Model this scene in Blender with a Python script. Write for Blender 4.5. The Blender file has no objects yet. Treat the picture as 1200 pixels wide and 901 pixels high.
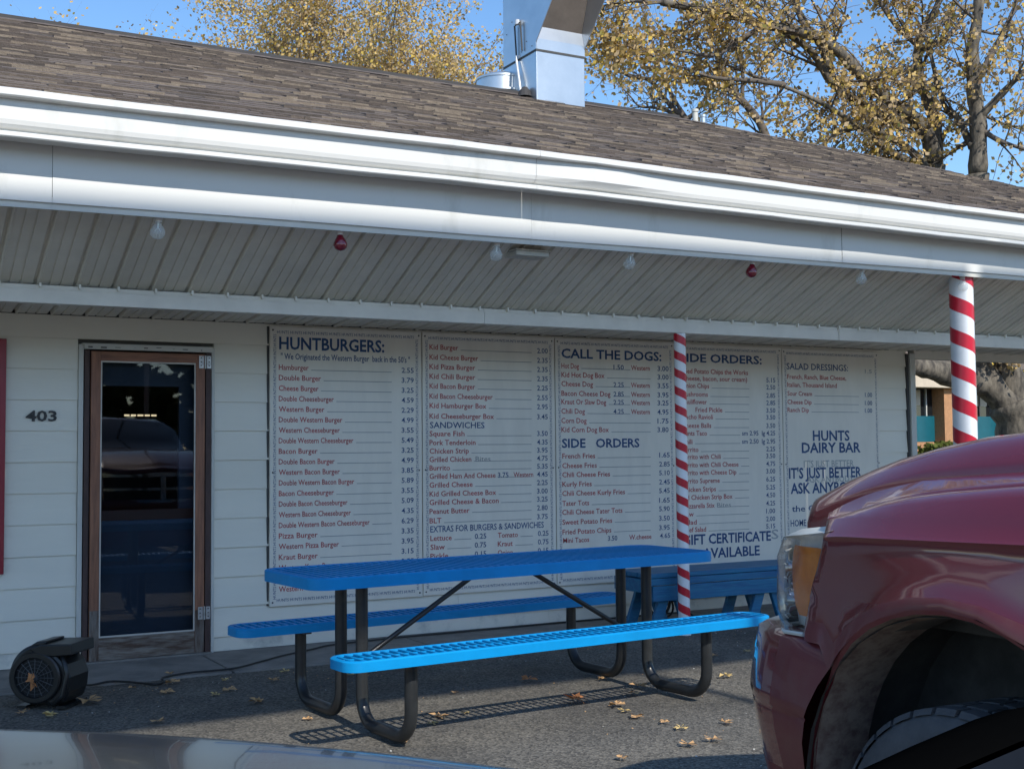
import bpy, math, random
from mathutils import Vector, Matrix
from math import sin, cos, pi, radians
S = bpy.context.scene
COL = S.collection
R = random.Random(7)

# ------------------------------------------------------------------ camera
f_px, yaw, pitch, roll = 1450.28, 0.4999, 0.0540, -0.0090
cd = bpy.data.cameras.new('camera'); cam = bpy.data.objects.new('camera', cd); COL.objects.link(cam)
fw = Vector((sin(yaw)*cos(pitch), cos(yaw)*cos(pitch), sin(pitch)))
rt = Vector((cos(yaw), -sin(yaw), 0)); up = rt.cross(fw)
rt2 = rt*cos(roll)+up*sin(roll); up2 = up*cos(roll)-rt*sin(roll)
cam.matrix_world = Matrix(((rt2.x, up2.x, -fw.x, 0.805), (rt2.y, up2.y, -fw.y, -8.577), (rt2.z, up2.z, -fw.z, 1.362), (0, 0, 0, 1)))
cd.sensor_width = 36; cd.lens = 36*f_px/1200; cd.clip_start = 0.05; cd.clip_end = 2000
S.camera = cam

# ------------------------------------------------------------------ light
SUN_EL, SUN_AZ = radians(38), radians(180)      # the sun stands behind the camera, square to the wall
w = bpy.data.worlds.new('World'); S.world = w; w.use_nodes = True
nt = w.node_tree; nt.nodes.clear()
sky = nt.nodes.new('ShaderNodeTexSky'); sky.sky_type = 'NISHITA'; sky.sun_disc = False
sky.sun_elevation = SUN_EL; sky.sun_rotation = SUN_AZ; sky.air_density = 1.0; sky.dust_density = 0.3; sky.ozone_density = 2.4; sky.altitude = 500
bg = nt.nodes.new('ShaderNodeBackground'); bg.inputs[1].default_value = 0.15
wo = nt.nodes.new('ShaderNodeOutputWorld'); hs_ = nt.nodes.new('ShaderNodeHueSaturation'); hs_.inputs['Saturation'].default_value = 1.15; nt.links.new(sky.outputs[0], hs_.inputs['Color']); nt.links.new(hs_.outputs[0], bg.inputs[0]); nt.links.new(bg.outputs[0], wo.inputs[0])
sl = bpy.data.lights.new('sun', 'SUN'); sl.energy = 3.5; sl.angle = radians(0.5); sl.color = (1, 0.95, 0.86)
so = bpy.data.objects.new('sun', sl); COL.objects.link(so)
sd = Vector((0.0, -cos(SUN_EL), sin(SUN_EL)))
so.rotation_euler = sd.to_track_quat('Z', 'Y').to_euler(); so.location = sd*40
S.view_settings.view_transform = 'Standard'; S.view_settings.look = 'None'
S.view_settings.exposure = 0.44; S.view_settings.gamma = 1; S.view_settings.use_curve_mapping = False
S.cycles.max_bounces = 6; S.cycles.transparent_max_bounces = 12

# ------------------------------------------------------------------ materials
def mat(name, col, rough=0.6, metal=0.0, var=0.12, scale=6.0, bump=0.0, bscale=60.0, coat=0.0, dark=None, stretch=None, spec=0.5, trans=0.0, col2=None, cmix=(0.42, 0.62)):
    """Principled material, colour broken up by noise; col2 = second patchy colour."""
    m = bpy.data.materials.new(name); m.use_nodes = True
    n = m.node_tree.nodes; l = m.node_tree.links; b = n['Principled BSDF']
    b.inputs['Roughness'].default_value = rough; b.inputs['Metallic'].default_value = metal
    b.inputs['Coat Weight'].default_value = coat; b.inputs['Coat Roughness'].default_value = 0.04
    b.inputs['Specular IOR Level'].default_value = spec
    if trans: b.inputs['Transmission Weight'].default_value = trans
    tc = n.new('ShaderNodeTexCoord'); mp = n.new('ShaderNodeMapping'); l.new(tc.outputs['Object'], mp.inputs[0])
    if stretch: mp.inputs['Scale'].default_value = stretch
    nz = n.new('ShaderNodeTexNoise'); nz.inputs['Scale'].default_value = scale; nz.inputs['Detail'].default_value = 6; nz.inputs['Roughness'].default_value = 0.65
    l.new(mp.outputs[0], nz.inputs['Vector'])
    cr = n.new('ShaderNodeValToRGB')
    c2 = col2 if col2 else tuple(c*(1-var) for c in col)
    c1 = col if col2 else tuple(min(1, c*(1+var)) for c in col)
    cr.color_ramp.elements[0].position = cmix[0] if col2 else 0.3; cr.color_ramp.elements[1].position = cmix[1] if col2 else 0.7
    cr.color_ramp.elements[0].color = (*c2, 1); cr.color_ramp.elements[1].color = (*c1, 1)
    l.new(nz.outputs['Fac'], cr.inputs[0]); l.new(cr.outputs[0], b.inputs['Base Color'])
    if bump:
        n2 = n.new('ShaderNodeTexNoise'); n2.inputs['Scale'].default_value = bscale; n2.inputs['Detail'].default_value = 4
        l.new(mp.outputs[0], n2.inputs['Vector'])
        bp = n.new('ShaderNodeBump'); bp.inputs['Strength'].default_value = bump; bp.inputs['Distance'].default_value = 0.01
        l.new(n2.outputs['Fac'], bp.inputs['Height']); l.new(bp.outputs[0], b.inputs['Normal'])
    return m

def glassy(name, tint, rough=0.02, mixw=0.85, refl=0.5):
    """Clear thin pane: mostly transparent with a glossy face."""
    m = bpy.data.materials.new(name); m.use_nodes = True
    n = m.node_tree.nodes; l = m.node_tree.links; n.clear()
    o = n.new('ShaderNodeOutputMaterial'); t = n.new('ShaderNodeBsdfTransparent'); t.inputs[0].default_value = (*tint, 1)
    g = n.new('ShaderNodeBsdfGlossy'); g.inputs['Roughness'].default_value = rough
    fr = n.new('ShaderNodeFresnel'); fr.inputs[0].default_value = 1.5
    mu = n.new('ShaderNodeMath'); mu.operation = 'MULTIPLY_ADD'; mu.inputs[1].default_value = refl*2; mu.inputs[2].default_value = (1-mixw)*0.3
    mx = n.new('ShaderNodeMixShader'); l.new(fr.outputs[0], mu.inputs[0]); l.new(mu.outputs[0], mx.inputs[0])
    l.new(t.outputs[0], mx.inputs[1]); l.new(g.outputs[0], mx.inputs[2]); l.new(mx.outputs[0], o.inputs[0])
    return m

def leafmat(name, col, tr=0.35):
    m = bpy.data.materials.new(name); m.use_nodes = True
    n = m.node_tree.nodes; l = m.node_tree.links; n.clear()
    o = n.new('ShaderNodeOutputMaterial'); d = n.new('ShaderNodeBsdfDiffuse'); t = n.new('ShaderNodeBsdfTranslucent')
    nz = n.new('ShaderNodeTexNoise'); nz.inputs['Scale'].default_value = 3.0; tc = n.new('ShaderNodeTexCoord'); l.new(tc.outputs['Object'], nz.inputs['Vector'])
    cr = n.new('ShaderNodeValToRGB'); cr.color_ramp.elements[0].position = .35; cr.color_ramp.elements[1].position = .65
    cr.color_ramp.elements[0].color = (*[c*.7 for c in col], 1); cr.color_ramp.elements[1].color = (*[min(1, c*1.25) for c in col], 1)
    l.new(nz.outputs['Fac'], cr.inputs[0]); l.new(cr.outputs[0], d.inputs[0]); l.new(cr.outputs[0], t.inputs[0])
    mx = n.new('ShaderNodeMixShader'); mx.inputs[0].default_value = tr; l.new(d.outputs[0], mx.inputs[1]); l.new(t.outputs[0], mx.inputs[2])
    l.new(mx.outputs[0], o.inputs[0]); return m

def emit(name, col, s):
    m = bpy.data.materials.new(name); m.use_nodes = True
    b = m.node_tree.nodes['Principled BSDF']; b.inputs['Base Color'].default_value = (*col, 1)
    b.inputs['Emission Color'].default_value = (*col, 1); b.inputs['Emission Strength'].default_value = s; return m

M = {}
M['siding'] = mat('siding_paint', (0.78, 0.745, 0.645), 0.45, var=0.045, scale=1.6, bump=0.12, bscale=12, stretch=(0.35, 1, 1.6))
M['sidingdirty'] = mat('siding_paint_grimy', (0.70, 0.67, 0.58), 0.5, col2=(0.42, 0.42, 0.38), scale=3.0, cmix=(.3, .46), bump=0.12, bscale=12)
M['core'] = mat('wall_sheathing', (0.12, 0.12, 0.11), 0.9)
M['trim'] = mat('white_trim', (0.58, 0.575, 0.53), 0.42, var=0.05, scale=4)
M['whitemetal'] = mat('white_aluminium', (0.68, 0.68, 0.66), 0.33, col2=(0.57, 0.57, 0.54), cmix=(.26, .42), scale=2.2, stretch=(1.5, 1, .6), bump=0.05, bscale=3)
M['soffit'] = mat('soffit_metal', (0.80, 0.77, 0.68), 0.55, var=0.10, scale=2.2, bump=0.06, bscale=8)
M['beam'] = mat('beam_paint', (0.74, 0.70, 0.62), 0.5, var=0.09, scale=3.5, bump=0.1, bscale=10)
M['wood'] = mat('door_wood', (0.33, 0.14, 0.075), 0.5, col2=(0.17, 0.07, 0.04), scale=4, stretch=(9, 9, 0.8), cmix=(.35, .65), bump=0.25, bscale=8)
M['woodh'] = mat('door_wood_rail', (0.33, 0.14, 0.075), 0.5, col2=(0.17, 0.07, 0.04), scale=4, stretch=(0.8, 9, 9), cmix=(.35, .65), bump=0.25, bscale=8)
M['woodgrey'] = mat('weathered_wood', (0.23, 0.20, 0.17), 0.8, col2=(0.085, 0.05, 0.035), scale=3.5, stretch=(1.2, 9, 9), cmix=(.38, .6), bump=0.5, bscale=9)
M['woodgreyv'] = mat('weathered_wood_upright', (0.20, 0.17, 0.145), 0.8, col2=(0.08, 0.048, 0.034), scale=3.5, stretch=(9, 9, 1.2), cmix=(.38, .6), bump=0.5, bscale=9)
M['jamb'] = mat('door_jamb', (0.065, 0.035, 0.03), 0.6, var=0.3, scale=8, stretch=(4, 4, 1))
M['bead'] = mat('pale_glazing_bead', (0.55, 0.52, 0.47), 0.5, var=0.15)
M['galv'] = mat('galvanised_hinge', (0.5, 0.5, 0.5), 0.4, 0.7, var=0.3, scale=30)
M['navy'] = mat('navy_paint', (0.015, 0.036, 0.068), 0.5, var=0.15)
M['brownrail'] = mat('inner_brown_rail', (0.05, 0.022, 0.014), 0.5)
M['darkroom'] = mat('dark_interior', (0.018, 0.018, 0.018), 0.9)
M['red'] = mat('red_paint', (0.27, 0.010, 0.028), 0.35, var=0.1)
M['board'] = mat('menu_board_white', (0.80, 0.755, 0.665), 0.42, col2=(0.72, 0.68, 0.60), scale=2.4, stretch=(3, 1, 0.7), cmix=(.25, .6), bump=0.03, bscale=5)
M['navyprint'] = mat('navy_lettering', (0.014, 0.065, 0.19), 0.5, var=0.2, scale=14)
M['redprint'] = mat('faded_red_lettering', (0.42, 0.05, 0.055), 0.5, var=0.25, scale=14)
M['ghost'] = mat('ghost_lettering', (0.36, 0.38, 0.38), 0.6, var=0.15, scale=20)
M['rule'] = mat('grey_rule_lines', (0.26, 0.27, 0.28), 0.6, var=0.2)
M['mglass'] = mat('dark_mirror_glass', (0.010, 0.014, 0.022), 0.4, spec=0.15)
M['far'] = leafmat('far_tree_green', (0.07, 0.075, 0.03), 0.2)
M['mblack'] = mat('mirror_black', (0.003, 0.003, 0.003), 0.9, spec=0.0)
M['black'] = mat('black_plastic', (0.012, 0.013, 0.014), 0.35, var=0.2)
M['blackmetal'] = mat('black_powder_coat', (0.020, 0.022, 0.024), 0.32, var=0.25, scale=12, bump=0.08, bscale=40)
M['blue'] = mat('blue_vinyl_coating', (0.0, 0.245, 0.57), 0.46, var=0.13, scale=3, bump=0.05, bscale=60, coat=0.0, spec=0.3)
M['bluewood'] = mat('blue_painted_boards', (0.012, 0.165, 0.31), 0.5, col2=(0.005, 0.10, 0.24), scale=4, stretch=(0.8, 8, 8), cmix=(.35, .65), bump=0.35, bscale=9)
M['postwhite'] = mat('post_white', (0.80, 0.82, 0.84), 0.3, var=0.05, scale=9)
M['postred'] = mat('post_red_tape', (0.56, 0.012, 0.035), 0.3, var=0.1, scale=9)
M['asphalt'] = None
M['slab'] = mat('concrete_slab', (0.27, 0.25, 0.225), 0.9, col2=(0.17, 0.16, 0.148), scale=3.5, cmix=(.35, .65), bump=0.4, bscale=70)
M['duct'] = mat('galvanised_sheet', (0.62, 0.66, 0.70), 0.36, 0.85, col2=(0.50, 0.55, 0.60), scale=2.2, cmix=(.35, .7), bump=0.10, bscale=3.0)
M['ductdark'] = mat('duct_underside_grime', (0.125, 0.108, 0.098), 0.75, 0.2, var=0.2, scale=5)  # dark brown-grey tone of the hood's underside
M['seam'] = mat('dark_seam', (0.06, 0.06, 0.06), 0.7)
M['pipe'] = mat('grey_conduit', (0.62, 0.64, 0.66), 0.4, 0.4)
for i, c in enumerate([(0.160, 0.131, 0.111), (0.128, 0.105, 0.092), (0.105, 0.088, 0.079), (0.27, 0.222, 0.175), (0.132, 0.108, 0.096)]):
    M['sh%d' % i] = mat('shingle_%s' % ['brown', 'umber', 'charcoal', 'tan', 'taupe'][i], c, 0.95, var=0.22, scale=24, bump=0.6, bscale=140)
M['starter'] = mat('starter_shingle', (0.27, 0.20, 0.165), 0.95, var=0.15, scale=12, bump=0.5, bscale=140)
M['ridge'] = mat('ridge_cap_dark', (0.05, 0.048, 0.05), 0.8)
M['maroon'] = mat('maroon_car_paint', (0.150, 0.013, 0.020), 0.26, 0.05, var=0.04, scale=3, coat=1.0)
M['maroondust'] = mat('dusty_maroon_paint', (0.15, 0.018, 0.025), 0.45, 0.05, col2=(0.17, 0.055, 0.05), scale=7, cmix=(.20, .60), coat=0.25)
M['dirt'] = mat('dried_mud', (0.28, 0.22, 0.175), 0.95, col2=(0.15, 0.09, 0.075), scale=22, cmix=(.35, .6))
M['well'] = mat('wheel_well_liner', (0.11, 0.10, 0.09), 0.9, var=0.4, scale=6)
M['tyre'] = mat('tyre_rubber', (0.075, 0.075, 0.078), 0.8, var=0.3, scale=10, bump=0.2)
M['rim'] = mat('steel_rim', (0.35, 0.36, 0.37), 0.35, 0.8)
M['chrome'] = mat('chrome', (0.75, 0.76, 0.78), 0.12, 1.0, var=0.03)
M['lens'] = glassy('headlight_lens', (0.95, 0.97, 0.98), 0.15, 0.8, 0.35)
M['lampin'] = mat('headlight_reflector', (0.88, 0.90, 0.90), 0.25, 0.3, col2=(0.50, 0.53, 0.54), scale=12, cmix=(.3, .7), bump=0.5, bscale=18)
M['hazed'] = mat('yellowed_lens_top', (0.62, 0.63, 0.58), 0.4, var=0.08, scale=9)
M['amber'] = mat('amber_lens', (1.0, 0.30, 0.015), 0.25, col2=(0.65, 0.14, 0.01), scale=14, coat=0.8, cmix=(.3, .7))
M['glass'] = mat('dark_car_glass', (0.012, 0.015, 0.018), 0.05, spec=0.8)
M['doorglass'] = glassy('door_glass', (0.62, 0.66, 0.70), 0.015, 0.8, 0.045)
M['silver'] = mat('silver_car_paint', (0.30, 0.32, 0.33), 0.17, 0.75, var=0.06, scale=4, coat=0.5, bump=0.02, bscale=4)
M['bulbclear'] = mat('clear_bulb_glass', (0.80, 0.84, 0.82), 0.08, var=0.05, scale=40, spec=0.8); M['bulbclear'].node_tree.nodes['Principled BSDF'].inputs['Alpha'].default_value = 0.28
M['bulbred'] = mat('red_bulb_glass', (0.20, 0.008, 0.022), 0.12, var=0.3, scale=30, coat=1.0)
M['socket'] = mat('white_socket', (0.70, 0.68, 0.66), 0.5)
M['filament'] = mat('bulb_stem', (0.75, 0.75, 0.68), 0.3, 0.3)
M['fixture'] = mat('grey_fixture', (0.55, 0.54, 0.49), 0.6)
M['bark'] = mat('tree_bark', (0.19, 0.165, 0.13), 0.95, col2=(0.06, 0.053, 0.045), scale=5, stretch=(2, 2, 0.8), cmix=(.38, .62), bump=1.0, bscale=11)
M['barkdark'] = mat('dark_branch_bark', (0.13, 0.108, 0.09), 0.95, var=0.3, scale=8, bump=0.6, bscale=20)
LEAF = [leafmat('leaf_ochre', (0.64, 0.46, 0.19)), leafmat('leaf_tan', (0.54, 0.41, 0.25)), leafmat('leaf_gold', (0.72, 0.53, 0.13)), leafmat('leaf_olive', (0.36, 0.33, 0.11)), leafmat('leaf_brown', (0.32, 0.22, 0.14))]
M['hedge'] = leafmat('hedge_green', (0.11, 0.13, 0.035), 0.2)
M['brick'] = mat('orange_brick', (0.42, 0.22, 0.11), 0.9, var=0.18, scale=20)
M['cream'] = mat('cream_fascia', (0.55, 0.47, 0.37), 0.7)
M['teal'] = mat('teal_panel', (0.008, 0.10, 0.135), 0.35, var=0.1)
M['grass'] = mat('dry_grass', (0.12, 0.12, 0.05), 1.0, var=0.3, scale=2)
M['fallen'] = mat('fallen_leaf_tan', (0.50, 0.30, 0.14), 0.8, var=0.2, scale=30)
M['fallen2'] = mat('fallen_leaf_orange', (0.46, 0.19, 0.07), 0.8, var=0.25, scale=30)
M['fallen3'] = mat('fallen_leaf_yellow', (0.58, 0.42, 0.17), 0.8, var=0.2, scale=30)
M['signback'] = mat('plain_sign_panel', (0.5, 0.5, 0.5), 0.6)  # plain grey for the added, unseen sun blocker

# ------------------------------------------------------------------ mesh helpers
class MB:
    def __init__(s): s.v = []; s.f = []; s.mi = []; s.ms = []
    def m(s, k):
        k = M[k] if isinstance(k, str) else k
        if k not in s.ms: s.ms.append(k)
        return s.ms.index(k)
    def face(s, pts, k):
        i = len(s.v); s.v += [tuple(p) for p in pts]; s.f.append(tuple(range(i, i+len(pts)))); s.mi.append(s.m(k))
    def box(s, a, b, k, T=None):
        x0, y0, z0 = a; x1, y1, z1 = b
        P = [Vector(q) for q in ((x0, y0, z0), (x1, y0, z0), (x1, y1, z0), (x0, y1, z0), (x0, y0, z1), (x1, y0, z1), (x1, y1, z1), (x0, y1, z1))]
        if T: P = [T @ q for q in P]
        i = len(s.v); s.v += [tuple(q) for q in P]
        for q in ((0, 3, 2, 1), (4, 5, 6, 7), (0, 1, 5, 4), (1, 2, 6, 5), (2, 3, 7, 6), (3, 0, 4, 7)):
            s.f.append(tuple(i+j for j in q)); s.mi.append(s.m(k))
    def grid(s, rows, k, close=False, flip=False):
        """rows: list of equally long point lists, shared vertices; k = material or function(i,j)"""
        i0 = len(s.v); n = len(rows[0])
        for r in rows: s.v += [tuple(p) for p in r]
        for i in range(len(rows)-1):
            for j in range(n if close else n-1):
                a, b = i0+i*n+j, i0+i*n+(j+1) % n; c, d = b+n, a+n
                s.f.append((a, d, c, b) if flip else (a, b, c, d)); s.mi.append(s.m(k(i, j) if callable(k) else k))
    def tube(s, pts, r, k, n=10, cap=True):
        pts = [Vector(p) for p in pts]; rr = r if isinstance(r, (list, tuple)) else [r]*len(pts)
        rows = []; last = None
        for i, p in enumerate(pts):
            t = (pts[min(i+1, len(pts)-1)]-pts[max(i-1, 0)]).normalized()
            if last is None:
                a = t.orthogonal().normalized()
            else:
                a = (last-t*last.dot(t)); a = a.normalized() if a.length > 1e-6 else t.orthogonal().normalized()
            last = a; b = t.cross(a)
            rows.append([p+(a*cos(2*pi*j/n)+b*sin(2*pi*j/n))*rr[i] for j in range(n)])
        i0 = len(s.v); s.grid(rows, k, close=True)
        if cap:
            s.f.append(tuple(i0+j for j in range(n))[::-1]); s.mi.append(s.m(k))
            e = i0+(len(pts)-1)*n; s.f.append(tuple(e+j for j in range(n))); s.mi.append(s.m(k))
    def lathe(s, prof, k, c=(0, 0, 0), n=20, T=None):
        rows = []
        for r, z in prof:
            row = [Vector((c[0]+r*cos(2*pi*j/n), c[1]+r*sin(2*pi*j/n), c[2]+z)) for j in range(n)]
            rows.append([T @ q for q in row] if T else row)
        s.grid(rows, k, close=True)
    def prism(s, poly, t, k, T):
        """poly: 2-D outline (local x,y) extruded along local z by t (tuple z0,z1), placed by matrix T"""
        n = len(poly); a = [T @ Vector((x, y, t[0])) for x, y in poly]; b = [T @ Vector((x, y, t[1])) for x, y in poly]
        i = len(s.v); s.v += [tuple(q) for q in a+b]
        s.f.append(tuple(range(i, i+n))[::-1]); s.mi.append(s.m(k)); s.f.append(tuple(range(i+n, i+2*n))); s.mi.append(s.m(k))
        for j in range(n):
            h = (j+1) % n; s.f.append((i+j, i+h, i+n+h, i+n+j)); s.mi.append(s.m(k))
    def mesh(s, name, smooth=False, ang=None):
        me = bpy.data.meshes.new(name); me.from_pydata(s.v, [], s.f)
        for m_ in s.ms: me.materials.append(m_)
        me.polygons.foreach_set('material_index', s.mi)
        if smooth: me.polygons.foreach_set('use_smooth', [True]*len(s.f))
        me.update()
        if ang is not None:
            try: me.set_sharp_from_angle(angle=radians(ang))
            except Exception: pass
        return me
    def ob(s, name, parent=None, smooth=False, ang=None, bevel=0, loc=None):
        o = bpy.data.objects.new(name, s.mesh(name, smooth, ang)); COL.objects.link(o)
        if parent: o.parent = parent
        if loc: o.location = loc
        if bevel:
            b = o.modifiers.new('b', 'BEVEL'); b.width = bevel; b.segments = 2; b.limit_method = 'ANGLE'; b.angle_limit = radians(40)
        return o

def thing(name, label, cat, loc=(0, 0, 0), rz=0, group=None):
    o = bpy.data.objects.new(name, None); COL.objects.link(o); o.location = loc; o.rotation_euler = (0, 0, rz); o.empty_display_size = .1
    o['label'] = label; o['category'] = cat
    if group: o['group'] = group
    return o
def tag(o, label, cat, group=None):
    o['label'] = label; o['category'] = cat
    if group: o['group'] = group
    return o
def struct(o): o['kind'] = 'structure'; return o
def child(me, name, parent, loc=(0, 0, 0), label=None):
    o = bpy.data.objects.new(name, me); COL.objects.link(o); o.parent = parent; o.location = loc
    if label: o['label'] = label
    return o
def lerp(a, b, t): return a+(b-a)*t
def interp(xs, ys, x):
    if x <= xs[0]: return ys[0]
    for i in range(len(xs)-1):
        if x <= xs[i+1]: return lerp(ys[i], ys[i+1], (x-xs[i])/(xs[i+1]-xs[i]))
    return ys[-1]

# ------------------------------------------------------------------ ground
def asphalt():
    m = bpy.data.materials.new('asphalt'); m.use_nodes = True
    n = m.node_tree.nodes; l = m.node_tree.links; b = n['Principled BSDF']; b.inputs['Roughness'].default_value = 0.92
    tc = n.new('ShaderNodeTexCoord')
    def noise(sc, det=5, st=None):
        q = n.new('ShaderNodeTexNoise'); q.inputs['Scale'].default_value = sc; q.inputs['Detail'].default_value = det; q.inputs['Roughness'].default_value = .7
        if st:
            mp = n.new('ShaderNodeMapping'); mp.inputs['Scale'].default_value = st; mp.inputs['Rotation'].default_value = (0, 0, .35); l.new(tc.outputs['Object'], mp.inputs[0]); l.new(mp.outputs[0], q.inputs['Vector'])
        else: l.new(tc.outputs['Object'], q.inputs['Vector'])
        return q
    def ramp(src, p0, p1, c0, c1):
        r = n.new('ShaderNodeValToRGB'); r.color_ramp.elements[0].position = p0; r.color_ramp.elements[1].position = p1
        r.color_ramp.elements[0].color = (*c0, 1); r.color_ramp.elements[1].color = (*c1, 1); l.new(src, r.inputs[0]); return r
    big = ramp(noise(0.9).outputs['Fac'], .35, .65, (0.085, 0.080, 0.072), (0.150, 0.140, 0.122))
    v = n.new('ShaderNodeTexVoronoi'); v.inputs['Scale'].default_value = 85; l.new(tc.outputs['Object'], v.inputs['Vector'])
    agg = ramp(v.outputs['Color'], .15, .95, (0.35, 0.35, 0.35), (1.75, 1.7, 1.6))
    mx = n.new('ShaderNodeMix'); mx.data_type = 'RGBA'; mx.blend_type = 'MULTIPLY'; mx.inputs[0].default_value = .85
    l.new(big.outputs[0], mx.inputs[6]); l.new(agg.outputs[0], mx.inputs[7])
    st = ramp(noise(2.2, 8, (0.5, 2.5, 1)).outputs['Fac'], .62, .72, (0, 0, 0), (1, 1, 1))
    m2 = n.new('ShaderNodeMix'); m2.data_type = 'RGBA'; m2.inputs[7].default_value = (0.24, 0.23, 0.20, 1)
    f = n.new('ShaderNodeMath'); f.operation = 'MULTIPLY'; f.inputs[1].default_value = .45; l.new(st.outputs[0], f.inputs[0]); l.new(f.outputs[0], m2.inputs[0]); l.new(mx.outputs[2], m2.inputs[6])
    l.new(m2.outputs[2], b.inputs['Base Color'])
    bp = n.new('ShaderNodeBump'); bp.inputs['Strength'].default_value = .7; bp.inputs['Distance'].default_value = .006
    l.new(v.outputs['Distance'], bp.inputs['Height']); l.new(bp.outputs[0], b.inputs['Normal'])
    return m
M['asphalt'] = asphalt()
g = MB()
ys = [-250, -60, -20, -12, -8, -6, -5, -4, -3.4, -2.8, -2.2, -1.7, -1.2, -0.86, 0.4, 6]
xs = [-250, -60, -20, -8, -2] + [i*0.5 for i in range(0, 25)] + [14, 20, 40, 250]
g.grid([[(x, y, -0.012+(0.006*sin(x*2.1+y)*cos(y*1.3) if abs(x) < 15 and -8 < y < -0.9 else 0)) for x in xs] for y in ys], 'asphalt')
struct(g.ob('parking_lot', smooth=True))
g = MB(); g.face([(-250, 6, -.016), (250, 6, -.016), (250, 400, -.016), (-250, 400, -.016)], 'grass')
struct(g.ob('lawn'))
# concrete walk along the wall, poured in slabs
rt_ = bpy.data.objects.new('concrete_walk', None); COL.objects.link(rt_); struct(rt_)
x = -2.98; k = 0
while x < 12:
    b = MB(); e = -0.84-0.012*R.random()
    b.box((x+.006, e, -.10), (x+1.494, 0.02, 0.0), 'slab'); b.ob('slab', rt_, bevel=.006)
    x += 1.5
b = MB(); b.box((-2.9, -.82, -.11), (12, 0.02, -.008), 'seam'); b.ob('joint_filler', rt_)

# ------------------------------------------------------------------ the dairy bar building
bld = thing('dairy_bar_building', 'long white sided dairy bar with brown shingle roof and deep porch soffit', 'building')
WX0, WX1 = -3.0, 9.79
b = MB()
for a, c in (((WX0, .03, 0), (2.23, .2, 2.29)), ((3.09, .03, 0), (WX1-.01, .2, 2.29)), ((2.23, .03, 2.08), (3.09, .2, 2.29)), ((WX0, .2, 0), (WX0+.15, 6, 2.6)), ((WX1-.15, .2, 0), (WX1-.012, 6, 2.6)), ((WX0, 6, 0), (WX1-.012, 6.15, 2.6))):
    b.box(a, c, 'core')
b.ob('wall_sheathing', bld)
def plank(x0, x1, z0, z1, m_='siding'):
    b = MB(); yb = -.014+R.uniform(-.0015, .0015); yt = -.001
    wv = R.uniform(-.002, .002)
    P = [(x0, yb, z0+wv), (x1, yb, z0-wv), (x1, yt, z1), (x0, yt, z1)]
    b.face(P, m_); b.face([(x0, yb, z0+wv), (x0, .03, z0+wv), (x1, .03, z0-wv), (x1, yb, z0-wv)], m_)
    b.face([(x0, yb, z0+wv), (x0, yt, z1), (x0, .03, z1), (x0, .03, z0+wv)], m_); b.face([(x1, yb, z0-wv), (x1, .03, z0-wv), (x1, .03, z1), (x1, yt, z1)], m_)
    b.ob('siding_plank', bld)
k0, e = .1016, .2032
for k in range(-1, 11):
    z0 = max(0.004, k0+e*k); z1 = min(2.288, k0+e*(k+1)+.004)
    mm = 'sidingdirty' if k < 0 else 'siding'
    if k == 10: plank(-3, .6, z0, z1); plank(.602, 4.3, z0, z1); plank(4.302, WX1, z0, z1); continue
    j = .4+(k*.77) % 1.1
    plank(-3, j, z0, z1, mm); plank(j+.002, 2.205, z0, z1, mm)
    a = 3.115
    for jx in (5.0+(k*.9) % 1.7, 8.2+(k*.61) % 1.2, WX1):
        plank(a, jx, z0, z1, mm); a = jx+.002
# row of nail dots + drip line
b = MB()
b.box((9.775, -.026, 0), (9.80, .03, 2.262), 'seam'); b.box((9.803, -.045, 0), (9.87, .06, 2.262), 'trim'); b.ob('corner_trim', bld, bevel=.003)
b = MB(); b.box((9.872, -.03, 2.215), (13.1, .05, 2.32), 'beam'); b.ob('header_board', bld, bevel=.003)

# door
door = child(None, 'screen_door', bld); 
def part(name, parent, a, c, m_, bev=.002, label=None):
    b = MB(); b.box(a, c, m_); o = b.ob(name, parent, bevel=bev)
    if label: o['label'] = label
    return o
part('stile', door, (2.283, -.052, 0.012), (2.345, -.014, 2.052), 'wood')
part('stile', door, (2.977, -.052, 0.012), (3.040, -.014, 2.052), 'wood')
part('top_rail', door, (2.345, -.050, 1.990), (2.977, -.015, 2.052), 'woodh')
part('kick_rail', door, (2.345, -.050, 0.012), (2.977, -.015, 0.160), 'woodgrey', label='weathered bare bottom rail')
b = MB(); b.box((2.284, -.0535, .012), (2.344, -.052, .34), 'woodgreyv'); b.ob('worn_patch', door); b = MB(); b.box((2.978, -.0535, .012), (3.039, -.052, .30), 'woodgreyv'); b.ob('worn_patch', door)
b = MB()
for a, c in (((2.345, -.047, .160), (2.354, -.040, 1.990)), ((2.968, -.047, .160), (2.977, -.040, 1.990)), ((2.354, -.047, .160), (2.968, -.040, .170)), ((2.354, -.047, 1.980), (2.968, -.040, 1.990))): b.box(a, c, 'bead')
b.ob('glazing_bead', door)
b = MB(); b.face([(2.35, -.036, .165), (2.972, -.036, .165), (2.972, -.036, 1.985), (2.35, -.036, 1.985)], 'doorglass'); b.ob('glass_pane', door)
for z in (1.955, .235):
    b = MB(); b.box((2.998, -.0565, z), (3.030, -.0535, z+.085), 'galv'); b.box((3.052, -.0565, z), (3.082, -.0535, z+.085), 'galv'); b.tube([(3.040, -.060, z-.002), (3.040, -.060, z+.088)], .006, 'galv', 8)
    for dz in (.015, .04, .068): b.box((3.008, -.058, z+dz), (3.016, -.0565, z+dz+.008), 'seam'); b.box((3.063, -.058, z+dz), (3.071, -.0565, z+dz+.008), 'seam')
    b.ob('hinge', door)
fr = child(None, 'door_frame', bld)
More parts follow.
